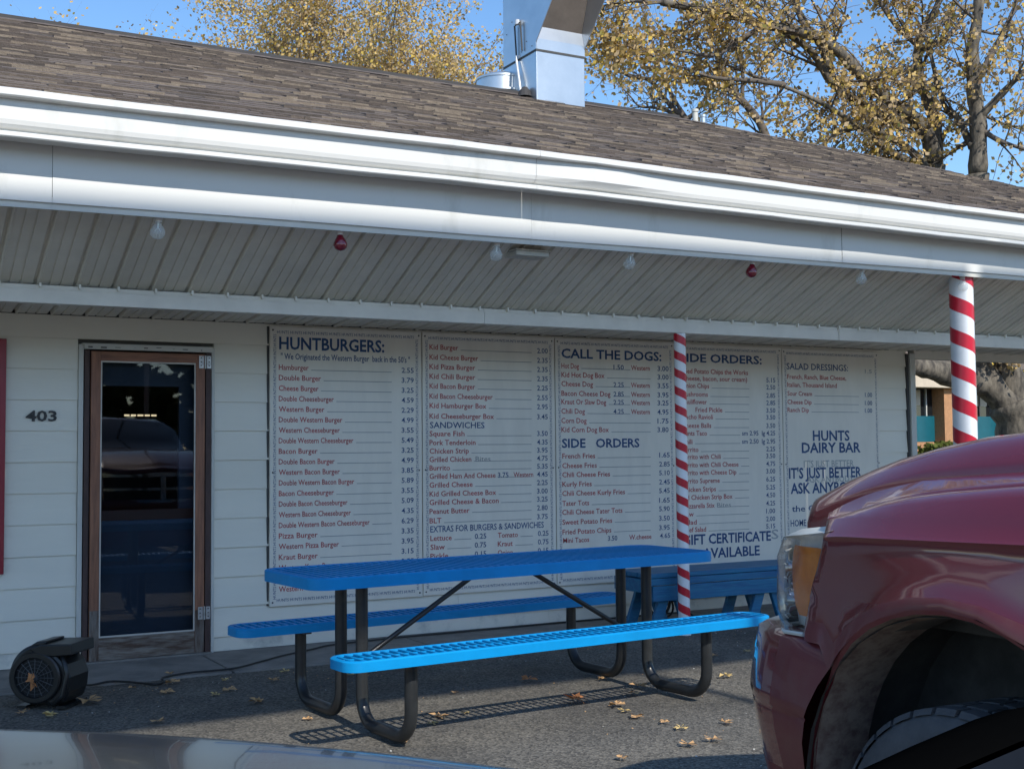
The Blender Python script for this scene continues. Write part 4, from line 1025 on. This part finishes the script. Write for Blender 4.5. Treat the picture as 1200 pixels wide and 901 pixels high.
# front bumper, painted, wraps round to the wheel arch
def bplan(t): return (interp([0, .12, .3, .5, .7, 1], [.000, .012, .060, .160, .33, 1.0], t), interp([0, .12, .3, .5, .7, 1], [.41, .56, .745, .885, .975, 1.055], t))
bprof = [(.872, .10), (.868, .045), (.852, .018), (.80, .006), (.755, -.004), (.70, -.012), (.672, -.014), (.664, -.006), (.655, -.008), (.60, -.002), (.50, .020), (.40, .048), (.34, .075), (.33, .12)]
def bumper_side(b):
    rows = []
    for z, ins in bprof:
        r = []
        for j in range(25):
            t = j/24; x, y = bplan(t)
            ex = .0
            if j <= 7:      # cut back along the wheel arch
                arch_y = math.sqrt(max(0, (AR+.004)**2-(z-AZ)**2)); w_ = 1-j/7; y = max(y, arch_y) if j else arch_y
                y = max(y, arch_y+.02*j)
            nx, ny = -.75 if t < .4 else -.3, .65 if t < .4 else .95
            nx = lerp(-1, 0, min(1, t/.8)); ny = math.sqrt(max(0, 1-nx*nx))
            r.append((x-nx*ins+0, y-ny*ins, z))
        rows.append(r)
    b.grid(rows, lambda i, j: 'maroondust' if j <= 4 or i > 9 else 'maroon', flip=True)
for side in (0, 1):
    b = MB(); bumper_side(b)
    if side: b.v = [(2*HW-x, y, z) for x, y, z in b.v]; b.f = [f[::-1] for f in b.f]
    o = b.ob('bumper', trk, smooth=True, ang=55)
    b = MB(); fl_ = [(.028, math.sqrt(max(0, AR*AR-(z-AZ)**2))-.012, z) for z in (.30, .40, .5, .6, .7, .78, .85)]+[(.12, .52, .85), (.12, .52, .6), (.12, .52, .34)]
    if side: fl_ = [(2*HW-x, y, z) for x, y, z in fl_][::-1]
    b.face(fl_, 'dirt'); b.ob('bumper_backing', trk)
# wheels
def wheel(x, y, flip):
    t = child(None, 'wheel', trk, (x, y, .385))
    b = MB(); Tm = Matrix.Rotation(-pi/2, 4, 'Y') if not flip else Matrix.Rotation(pi/2, 4, 'Y')
    b.lathe([(.215, .0), (.225, .018), (.26, .030), (.315, .028), (.345, .018), (.366, .008), (.374, -.002), (.376, -.24), (.34, -.26), (.22, -.25)], 'tyre', (0, 0, 0), 56, Tm)
    n = 34
    for j in range(n):
        for (za, zb_, sh) in ((-.045, .010, 0), (-.125, -.055, .5), (-.20, -.135, 0), (-.25, -.21, .5)):
            a0 = 2*pi*(j+sh+.07)/n; a1 = 2*pi*(j+sh+.90)/n
            P = []
            for rr, zz in ((.372, za), (.372, zb_), (.386, zb_-.004 if zb_ < 0 else zb_-.010), (.386, za)):
                P.append([Tm @ Vector((rr*cos(a), rr*sin(a), zz)) for a in (a0, (a0+a1)/2, a1)])
            b.grid([P[0], P[3], P[2], P[1]], 'tyre'); b.face([P[0][0], P[1][0], P[2][0], P[3][0]], 'tyre'); b.face([P[3][2], P[2][2], P[1][2], P[0][2]], 'tyre')
    b.ob('tyre', t, smooth=True, ang=30)
    b = MB(); b.lathe([(.222, .006), (.215, .014), (.205, -.02), (.16, -.05), (.12, -.02), (.07, -.01), (.06, .015), (0, .018)], 'rim', (0, 0, 0), 32, Tm); b.ob('rim', t, smooth=True, ang=30)
for y in (0, -3.56): wheel(.015, y, False); wheel(1.985, y, True)
# cab, doors, bed
def shell(name, pts, x0, x1, k='maroon'):
    b = MB(); TT = Matrix(((0, 0, 1, 0), (1, 0, 0, 0), (0, 1, 0, 0), (0, 0, 0, 1))); b.prism(pts, (x0, x1), k, TT); return b.ob(name, trk, bevel=.02)
shell('door', [(-1.31, .42), (-1.31, 1.17), (-2.52, 1.19), (-2.52, .42)], .012, .09); shell('door', [(-1.31, .42), (-1.31, 1.17), (-2.52, 1.19), (-2.52, .42)], 1.91, 1.988)
b = MB(); cs = [(-1.28, .30, 1.42, 1.42), (-1.30, .04, 1.18, 0)]
cab = [[(.03, -1.28, 1.16), (.07, -1.35, 1.34), (.30, -1.28, 1.44), (1.0, -1.22, 1.455), (1.70, -1.28, 1.44), (1.93, -1.35, 1.34), (1.97, -1.28, 1.16)],
       [(.05, -1.45, 1.18), (.11, -1.62, 1.42), (.30, -1.66, 1.56), (1.0, -1.62, 1.58), (1.70, -1.66, 1.56), (1.89, -1.62, 1.42), (1.95, -1.45, 1.18)],
       [(.05, -1.75, 1.19), (.17, -1.95, 1.70), (.32, -2.02, 1.80), (1.0, -1.98, 1.84), (1.68, -2.02, 1.80), (1.83, -1.95, 1.70), (1.95, -1.75, 1.19)],
       [(.05, -2.55, 1.20), (.17, -2.55, 1.76), (.32, -2.55, 1.86), (1.0, -2.55, 1.89), (1.68, -2.55, 1.86), (1.83, -2.55, 1.76), (1.95, -2.55, 1.20)],
       [(.05, -2.75, 1.20), (.17, -2.72, 1.74), (.32, -2.72, 1.83), (1.0, -2.72, 1.86), (1.68, -2.72, 1.83), (1.83, -2.72, 1.74), (1.95, -2.75, 1.20)]]
b.grid(cab, lambda i, j: 'glass' if (i < 2 and 1 <= j <= 4) or (i in (1, 2) and j in (0, 5)) else 'maroon', flip=True); b.face(cab[-1][::-1], 'maroon'); b.ob('cab', trk, smooth=True, ang=30)
shell('bed', [(-2.80, .50), (-2.80, 1.20), (-5.0, 1.22), (-5.0, .55), (-4.05, .50), (-3.98, .8), (-3.8, .95), (-3.56, 1.0), (-3.3, .95), (-3.13, .8), (-3.08, .5)], .01, 1.99)
b = MB(); b.box((.1, -5.1, .45), (1.9, -4.98, .65), 'chrome'); b.ob('rear_bumper', trk, bevel=.02)
b = MB(); b.box((.12, -4.9, .38), (1.88, -.5, .52), 'well'); b.ob('chassis', trk)
b = MB(); b.box((-.17, -1.55, 1.15), (.02, -1.42, 1.33), 'black'); b.ob('side_mirror', trk, bevel=.03)

# ------------------------------------------------------------------ the silver car the photograph is taken from
car = thing('silver_car', 'glossy silver car in the foreground, its hood bottom left, black door mirror bottom right', 'car', (0, 0, 0))
def fy(x): return -6.45-.55*(x-.5)**2
b = MB(); rows = []
cxs = [-.62+i*(2.24/28) for i in range(29)]
for q in range(15):
    t = q/14; r = []
    for x in cxs:
        e = fy(x); yb = -7.75
        y = lerp(yb, e, t); d = e-y
        z = .968+.045*(1-math.exp(-d/.35))+.035*min(1, d)-.02*(x-.5)**2*(1 if d > 0 else 1)
        if abs(x-.5) > .35 : z += 0
        r.append((x, y, z+.012*(1-abs(min(1, abs(abs(x-.5)-.62)/.12)))*min(1, d*3)))
    rows.append(r)
for dy, dz in ((.022, -.008), (.05, -.03), (.075, -.07), (.09, -.14)): rows.append([(x+(x-.5)*dy*.25, fy(x)+dy, .968-.02*(x-.5)**2+dz) for x in cxs])
b.grid(rows, 'silver'); b.ob('hood', car, smooth=True, ang=60)
for s_ in (-1, 1):
    b = MB(); rows = []
    for y in [-6.95, -7.1, -7.3, -7.5, -7.74]:
        e = .5+s_*min(1.14, math.sqrt(max(.01, (-6.45-y)/.55)))
        if y < -7.3: e = .5+s_*1.13
        rows.append([(e-s_*.012, y, .925), (e+s_*.02, y, .90), (e+s_*.045, y, .80), (e+s_*.04, y, .62), (e+s_*.02, y, .30)])
    b.grid(rows, 'silver', flip=(s_ < 0)); b.ob('fender', car, smooth=True, ang=50)
b = MB(); rows = []
for z, o_ in ((.81, .095), (.70, .11), (.55, .15), (.40, .14), (.25, .06)): rows.append([(x+(x-.5)*.02, fy(x)+o_, z) for x in cxs])
b.grid(rows, 'silver'); b.ob('front_bumper', car, smooth=True, ang=50)
for s_ in (-1, 1):
    b = MB(); b.lathe([(0, .11), (.20, .10), (.31, .07), (.32, -.1), (0, -.1)], 'tyre', (0, 0, 0), 28, Matrix.Translation((.5+s_*.98, -7.55, .31)) @ Matrix.Rotation(pi/2*s_, 4, 'Y')); b.ob('wheel', car, smooth=True, ang=40)
# door mirror: dark rounded housing
b = MB(); Tm = Matrix.Translation((1.905, -7.585, .942)) @ Matrix.Rotation(-.50, 4, 'Z') @ Matrix.Rotation(-.40, 4, 'Y')
rows = []
for y, s_ in ((-.075, .93), (-.06, 1.0), (0, 1.0), (.05, .9), (.085, .62), (.10, .2)):
    rows.append([Tm @ Vector((.20*s_*math.copysign(abs(cos(a))**.55, cos(a)), y, .093*s_*math.copysign(abs(sin(a))**.6, sin(a)))) for a in [2*pi*j/28 for j in range(28)]])
b.grid(rows, 'mblack', close=True, flip=True); mo = b.ob('door_mirror', car, smooth=True, ang=50)
b = MB(); b.face([Tm @ Vector((.185*math.copysign(abs(cos(a))**.55, cos(a)), -.0745, .08*math.copysign(abs(sin(a))**.6, sin(a)))) for a in [2*pi*j/28 for j in range(28)]], 'mglass'); b.ob('mirror_glass', mo)
b = MB(); b.tube([(1.66, -7.72, .86), (1.76, -7.64, .92)], .03, 'black', 8); b.ob('mirror_arm', mo)

# ------------------------------------------------------------------ unseen sun blocker added behind the cars to shade the wall and table
rs = thing('roadside_sign', 'tall plain sign panel on two poles behind the parked cars', 'sign', (0, -12, 0))
TS = Matrix(((1, 0, 0, 0), (0, 0, 1, 0), (0, 1, 0, 0), (0, 0, 0, 1)))
def stop(x): return 10.538+.0085*(x-1.5)  # blocker's top edge climbs with the fascia, which stays sunlit
b = MB(); b.prism([(-7.0, 7.76), (8.535, 7.76), (8.535, stop(8.535)), (-7.0, stop(-7))], (-.12, .12), 'signback', TS); b.ob('panel', rs)
b = MB(); b.prism([(8.665, 8.6), (15.0, 8.6), (15.0, stop(15)), (8.665, stop(8.665))], (-.12, .12), 'signback', TS); b.ob('panel', rs)  # gap between the blocker panels lets sun reach the thick post
b = MB(); b.box((-7.0, .125, 8.0), (15.0, .2, 8.06), 'galv'); b.ob('rail', rs)
for X in (5.225, -4.0, 11.5): b = MB(); b.tube([(X, .0, 0), (X, .0, 7.75 if X < 9 else 8.6)], .038, 'galv', 10); b.ob('pole', rs, smooth=True)

# ------------------------------------------------------------------ fallen leaves
def leaf(s, seed, m_):
    r = random.Random(seed); b = MB(); n = 5; pts = []
    for j in range(n*2+1):
        a = -.3*pi+1.6*pi*j/(n*2)-.0; rr = s*(1.0 if j % 2 == 0 else .70)*r.uniform(.8, 1.15)
        pts.append((rr*cos(a+.8), rr*sin(a+.8)))
    c = (0, 0, .010*s/.05)
    for j in range(len(pts)-1):
        (x0, y0), (x1, y1) = pts[j], pts[j+1]; z0 = .004+r.random()*s*.45; z1 = .004+r.random()*s*.45
        b.face([c, (x0, y0, z0), (x1, y1, z1)], m_)
    b.tube([c, (-s*.8, -s*.5, .006)], .0012, m_, 4, cap=False)
    return b.mesh('leaf')
special = {(4.40, -2.74): (.085, 'fallen2', 'large orange brown leaf on the sunlit asphalt in front of the picnic table'),
           (2.80, -1.47): None}
spots = [(4.44, -2.09), (4.86, -2.25), (4.47, -3.07), (4.76, -2.71), (4.91, -2.56), (5.04, -2.67), (5.70, -2.17), (5.93, -1.93), (5.54, -2.56), (5.02, -2.63), (4.48, -3.41), (4.47, -3.56), (4.44, -3.22), (4.51, -2.94), (6.24, -1.91), (4.74, -3.57), (4.46, -3.83), (4.31, -.92), (3.92, -2.17), (2.96, -2.41), (3.47, -2.83), (3.18, -3.11), (3.56, -2.72), (3.72, -2.69), (2.28, -2.05), (1.69, -1.47), (1.83, -1.62), (2.36, -1.04), (2.65, -.73), (2.73, -1.51), (2.83, -1.42), (2.86, -1.84), (3.61, -1.32), (3.65, -1.44), (4.30, -3.85), (5.77, -2.64), (5.91, -2.55), (6.88, -.86), (3.3, -1.0), (2.5, -1.3), (2.6, -1.02), (2.9, -1.1), (3.15, -1.25), (5.4, -3.4), (5.1, -3.9), (4.9, -4.4), (3.9, -3.9)]
lm = [leaf(.030+.008*(i % 4), i, ['fallen', 'fallen3', 'fallen'][i % 3]) for i in range(9)]
def put_leaf(me, x, y, z, label, group='fallen leaves on the ground', rx=0):
    o = bpy.data.objects.new('fallen_leaf', me); COL.objects.link(o); o.location = (x, y, z); o.rotation_euler = (rx, 0, R.random()*6.28); tag(o, label, 'leaf', group); return o
put_leaf(leaf(.085, 91, 'fallen2'), 4.40, -2.74, -.004, 'large orange brown leaf on the sunlit asphalt in front of the picnic table')
put_leaf(leaf(.07, 92, 'fallen'), 2.06, -1.36, -.004, 'curled tan leaf on the shaded asphalt just right of the blower')
put_leaf(leaf(.060, 95, 'fallen2'), 4.46, -2.06, -.004, 'small orange leaf at the edge of the shade, under the middle of the picnic table')
put_leaf(leaf(.055, 93, 'fallen2'), 1.735, -1.43, .150, 'orange leaf caught on the intake grille of the black blower', 'fallen leaves on the ground', rx=1.4)
for i, (x, y) in enumerate(spots[1:]):
    where = ('small dry leaf in the shade between the blower and the picnic table' if x < 3.7 and y > -2.1 else
             'small dry leaf in the sun beside the left legs of the picnic table' if x < 3.9 else
             'small dry leaf in the shade under or behind the right end of the picnic table' if y > -2.1 else
             'small dry leaf on sunny asphalt between the picnic table and the truck')
    put_leaf(lm[i % 9], x, y, -.006 if y < -.86 else .001, where, where.replace('small dry leaf', 'dry leaves'))
cr = MB(); rr = random.Random(5)
for i in range(900):
    x = rr.uniform(1.5, 8); y = -1.0-abs(rr.gauss(0, .35)) if i < 500 else rr.uniform(-5, -1); s = rr.uniform(.002, .007)
    a = rr.random()*6.28; z = -.005
    cr.face([(x+s*cos(a), y+s*sin(a), z), (x+s*cos(a+2.2), y+s*sin(a+2.2), z+s*.8), (x+s*cos(a+4.1), y+s*sin(a+4.1), z+.001)], 'fallen' if i % 3 else 'trim')
o = cr.ob('leaf_crumbs'); tag(o, 'fine crumbs of leaf and grit scattered over the pavement', 'debris'); o['kind'] = 'stuff'

# ------------------------------------------------------------------ trees
def rnd(r): return Vector((r.gauss(0, 1), r.gauss(0, 1), r.gauss(0, 1))).normalized()
def grow(b, lv, r, p, d, L, rad, depth, tips, droop=0.0, k='barkdark', kink=.35):
    pts = [p.copy()]; rs_ = [rad]; n = 4
    for i in range(n):
        d = (d+rnd(r)*kink*.5+Vector((0, 0, -droop))).normalized(); p = p+d*L/n; pts.append(p.copy()); rs_.append(rad*(1-.6*(i+1)/n))
    b.tube(pts, rs_, k, 4 if rad < .03 else 6, cap=False)
    if depth > 0:
        for i in range(1, n+1):
            for q in range(2 if i > 1 else 1):
                dd = (d+rnd(r)*.95).normalized()
                grow(b, lv, r, pts[i], dd, L*r.uniform(.5, .75), rad*.5*(1-.1*i), depth-1, tips, droop, k, kink)
    if depth <= 1: tips += pts[1:]
def leaves(b, r, tips, per, spread, size, mats, box=None):
    for t in tips:
        k = per if isinstance(per, int) else per(t)
        for q in range(k):
            c = t+rnd(r)*spread*r.random(); a = rnd(r); u = a.orthogonal().normalized(); v = a.cross(u); s = size*r.uniform(.6, 1.3)
            b.face([c-u*s*.5, c+v*s*.38-u*s*.05, c+u*s*.6, c-v*s*.38+u*s*.05], mats[min(len(mats)-1, int(abs(r.gauss(0, .30))*len(mats)))])
LR = [(0.5,0.42,[(17.87,5.03,-0.24),(17.73,5.04,0.86),(17.6,5.05,1.69),(17.46,5.1,2.1)]),
(0.3,0.2,[(17.49,5.1,1.97),(17.03,5.31,2.52),(16.96,5.66,3.1),(16.92,5.93,4.55),(16.82,5.93,5.47),(16.77,5.92,6.04)]),
(0.27,0.2,[(17.52,5.08,1.97),(17.39,5.11,2.66),(17.19,5.15,3.76),(16.99,5.19,4.86),(16.92,5.17,5.76)]),
(0.27,0.12,[(17.15,5.25,2.38),(16.49,5.27,2.47),(15.76,5.2,2.59),(15.27,5.12,2.63),(14.73,5.08,2.72)]),
(0.17,0.07,[(16.77,5.92,6.04),(16.57,5.89,6.58),(16.2,5.95,6.88),(15.77,5.95,7.03),(15.37,5.93,7.22),(15.07,5.86,7.34),(14.55,5.78,7.61),(13.96,5.75,7.76),(13.25,5.91,7.86),(12.54,6.06,7.97),(11.51,6.27,8.04)]),
(0.15,0.05,[(16.79,5.91,6.04),(16.85,5.95,6.7),(16.82,6.06,7.16),(16.79,6.17,7.48),(16.79,6.24,8.05),(16.87,6.18,8.4),(17.09,6.03,8.88),(17.27,5.89,9.52)]),
(0.19,0.09,[(16.92,5.17,5.76),(16.92,5.13,6.52),(16.85,5.13,7.09),(16.81,5.11,7.73),(16.87,5.05,8.24),(16.91,4.98,8.99)]),
(0.09,0.04,[(16.84,5.19,6.21),(16.91,5.36,6.43),(16.91,5.57,6.83),(16.87,5.8,7.1),(16.83,6.0,8.02)]),
(0.11,0.05,[(16.09,5.91,6.6),(15.52,6.1,6.86),(15.01,6.13,7.09),(14.69,6.08,7.19),(14.26,6.05,7.62),(13.74,5.99,7.8),(13.3,5.88,7.86)]),
(0.1,0.04,[(14.71,6.06,7.17),(14.63,6.19,7.74),(14.45,6.37,8.19),(14.19,6.48,8.75)]),
(0.1,0.03,[(16.49,5.85,5.97),(16.16,5.9,6.25),(15.59,5.86,6.42),(15.14,5.87,6.48),(14.7,5.89,6.36),(14.27,5.92,6.09)]),
(0.09,0.03,[(16.37,5.92,6.0),(15.63,5.85,6.17),(15.0,5.73,6.4),(14.1,5.74,6.73),(13.26,5.95,7.01)]),
(0.09,0.03,[(16.91,5.13,6.65),(17.09,4.78,7.01),(17.15,4.5,7.22),(17.39,4.12,7.55)]),
(0.08,0.03,[(16.86,5.12,7.2),(17.28,5.08,7.82),(17.68,5.05,8.44),(17.94,4.99,9.04)]),
(0.07,0.03,[(16.88,6.19,8.08),(16.46,6.39,8.52),(16.2,6.51,8.96),(15.94,6.62,9.54)]),
(0.07,0.03,[(16.79,6.24,8.05),(17.23,5.99,8.3),(17.48,5.83,8.65)]),
(0.06,0.02,[(13.96,5.75,7.76),(13.78,5.83,8.12),(13.71,5.84,8.58)]),
(0.06,0.02,[(13.25,5.91,7.86),(12.78,5.95,7.6),(12.32,6.0,7.28),(11.81,6.16,7.31)]),
(0.06,0.02,[(13.49,5.83,6.94),(12.9,5.92,6.95),(12.32,6.01,6.93),(11.98,6.08,6.99)]),
(0.07,0.03,[(16.92,5.13,6.52),(17.04,4.85,6.26),(17.23,4.53,6.07)]),]
LS = [(0.1,0.06,[(15.33,8.32,5.85),(15.21,8.32,6.91),(14.97,8.42,7.37),(14.73,8.53,7.67),(14.49,8.63,8.13)]),
(0.06,0.015,[(14.73,8.53,7.67),(14.36,8.72,7.83),(13.9,8.97,7.88),(13.56,9.15,7.91)]),
(0.07,0.03,[(14.12,8.94,6.47),(13.98,8.97,7.18),(13.8,9.06,7.38),(13.64,9.14,7.58),(13.39,9.25,7.92),(13.1,9.41,7.99),(12.72,9.6,8.19)]),
(0.05,0.02,[(14.07,8.93,7.08),(13.84,9.03,7.46),(13.66,9.11,7.84),(13.49,9.17,8.29),(13.35,9.21,8.9)]),
(0.05,0.02,[(14.83,8.48,7.6),(14.82,8.45,8.13),(14.61,8.53,8.74),(14.54,8.54,9.27)]),
(0.04,0.02,[(13.98,8.97,7.18),(14.17,8.85,7.45),(14.3,8.77,7.68)]),
(0.04,0.015,[(13.91,9.01,7.23),(13.57,9.18,7.41),(13.24,9.36,7.46),(13.1,9.42,7.62)]),]

def limbtree(name, limbs, label, seed, leafsize, per, dens, k='bark', trunk_n=4, loc=None):
    r = random.Random(seed); t = thing(name, label, 'tree', loc or (limbs[0][2][0][0], limbs[0][2][0][1], 0)); o_ = Vector(t.location)
    tr, br, lf = MB(), MB(), MB(); tips = []
    for i, (r0, r1, pts) in enumerate(limbs):
        P = [Vector(p)-o_ for p in pts]; P = [Vector(q) for q in smoothpath(P, 4)]
        n = len(P); rs_ = [lerp(r0, r1, j/(n-1))*(.86 if i < 4 else .8)*(1+.09*sin(j*1.9+i)) for j in range(n)]
        (tr if i < trunk_n else br).tube(P, rs_, k if i < trunk_n else 'bark' if r0 > .08 else 'barkdark', 12 if i < trunk_n else 7)
        if i >= 4 or trunk_n < 2:
            tot = n
            for j in range(1, n, 1):
                if r.random() < dens:
                    d = ((P[j]-P[j-1]).normalized()*.5+rnd(r)*.9).normalized(); grow(br, lf, r, P[j], d, r.uniform(.5, 1.15), min(.028, rs_[j]*.4), 1, tips, 0.0)
            grow(br, lf, r, P[-1], (P[-1]-P[-2]).normalized(), .9, min(.03, r1), 2, tips)
    if trunk_n == 4:
        for q in range(7): grow(br, lf, r, Vector((16.75+.25*r.random(), 4.9, 2.95))-o_, rnd(r), .35, .02, 1, tips)
    tr.ob('trunk', t, smooth=True); br.ob('branches', t, smooth=True)
    def ld(p):
        q = p+o_; return per if r.random() < .82 else 0
    leaves(lf, r, tips, ld, .22, leafsize, LEAF); lf.ob('foliage', t)
    return t
limbtree('oak_tree', LR, 'big old tree with forked grey trunk and golden autumn leaves, right of the building', 3, .078, 3, .6)
limbtree('small_tree', LS, 'slim sparse tree leaning over the roof ridge between the duct and the big tree', 8, .08, 1, .5, 'barkdark', 1, (15.33, 8.32, 0))
def roundtree(x, y, h, w_, label, seed, n, leafsize=.078, per=4):
    r = random.Random(seed); t = thing('autumn_tree', label, 'tree', (x, y, 0), 0, 'autumn trees behind the roof on the left'); tr, br, lf = MB(), MB(), MB(); tips = []
    tr.tube([(0, 0, 0), (.1, .05, h*.25), (0, .1, h*.5), (.1, 0, h*.72)], [.24, .19, .14, .08], 'bark', 10)
    for i in range(n):
        z = h*r.uniform(.35, .80); a = r.random()*6.28; d = Vector((cos(a)*.55*w_/4, sin(a)*.55*w_/4, 1.0)).normalized()
        f = r.random()**.5*w_*.42; base = Vector((cos(a)*f*.35, sin(a)*f*.35, z*.9)); end = Vector((cos(a)*f, sin(a)*f, z))
        br.tube([(0, 0, z*.55), tuple(base*.6+Vector((0, 0, z*.3))), tuple(end)], [.05, .035, .022], 'bark', 5, cap=False)
        L = min(h*r.uniform(.12, .22), (h-z)*.7+.4)
        grow(br, lf, r, end, d, L, .02, 2, tips, 0, 'barkdark', .3)
    tips = [q for q in tips if q.z < h+.2]
    tr.ob('trunk', t, smooth=True); br.ob('branches', t); leaves(lf, r, tips, per, .28, leafsize, LEAF); lf.ob('foliage', t); return t
roundtree(8.2, 21.0, 11.6, 1.5, 'thin topped autumn tree, leftmost of the brown trees standing over the roof', 11, 8, .09, 2)
roundtree(10.75, 20.0, 13.2, 2.3, 'tall tan autumn tree behind the roof, second from the left', 12, 24)
roundtree(12.1, 19.0, 13.0, 3.4, 'full golden autumn tree rising highest above the middle of the roof', 13, 40)
roundtree(13.6, 18.4, 11.1, 2.9, 'lower brown autumn tree sloping down toward the exhaust duct', 14, 26)
roundtree(4.2, 23.4, 12.5, 1.8, 'bare autumn tree top at the far left edge above the roof', 15, 10, .09, 1)
# ------------------------------------------------------------------ building beyond the corner of the dairy bar
nb_ = thing('brick_building', 'distant low brick building with teal panels under dark windows, seen past the corner', 'building', (0, 12, 0))
BX0 = 21.2
part('wall', nb_, (BX0, .35, -.02), (34, 9, 3.2), 'brick', 0); part('fascia', nb_, (BX0-.4, -.3, 2.74), (34.4, .1, 3.20), 'cream', .01)
part('roof', nb_, (BX0-.5, -.5, 3.20), (34.5, 9.4, 3.75), 'sh0', .01)
x = BX0
for i in range(7):
    xp = 23.44+ (i-1)*2.24
    part('pilaster', nb_, (xp, -.12, -.02), (xp+.34, .36, 2.735), 'brick', 0)
    x0, x1 = xp+.345, xp+2.235
    part('teal_panel', nb_, (x0, .18, 1.50), (x1, .26, 2.10), 'teal', 0)
    wv = part('window', nb_, (x0, .24, 2.10), (x1, .30, 2.735), 'glass', 0)
    for q in range(4): part('mullion', wv, (x0+.30+q*.45, .20, 2.10), (x0+.33+q*.45, .24, 2.735), 'trim' if q % 2 else 'seam', 0)
    part('blind', wv, (x0+.05, .225, 2.35), (x1-.4, .238, 2.70), 'cream', 0)
    part('sill_wall', nb_, (x0, .10, -.02), (x1, .30, 1.495), 'brick', 0)
r = random.Random(4); hd = MB()
for i in range(2600):
    x = r.uniform(22.0, 23.45); y = r.uniform(10.6, 11.5); z = r.uniform(.2, 1.46)+.03*sin(x*7); c = Vector((x, y, z)); a = rnd(r); u = a.orthogonal().normalized(); v = a.cross(u); s = .07
    hd.face([c-u*s, c+v*s*.6, c+u*s, c-v*s*.6], 'hedge')
hd.box((22.08, 10.68, 0), (23.38, 11.42, 1.36), 'hedge')
tag(hd.ob('clipped_hedge'), 'small clipped green hedge in front of the distant teal panels', 'hedge')

# ------------------------------------------------------------------ tree line far behind the parked cars (seen in reflections)
r = random.Random(21); fb = MB()
for i in range(46):
    cx = -62+i*2.9; hh = r.uniform(5, 9.5)
    for q in range(150):
        a = rnd(r); c = Vector((cx, -46, hh*.55))+Vector((a.x*3.2, a.y*2.2, a.z*hh*.46))*r.random()**.3; u = rnd(r); v = u.orthogonal().normalized(); s = r.uniform(.3, .6)
        fb.face([c-u*s, c+v*s, c+u*s, c-v*s], 'far')
tag(fb.ob('far_treeline'), 'dark line of trees far across the street, behind the parked cars', 'trees')['kind'] = 'stuff'
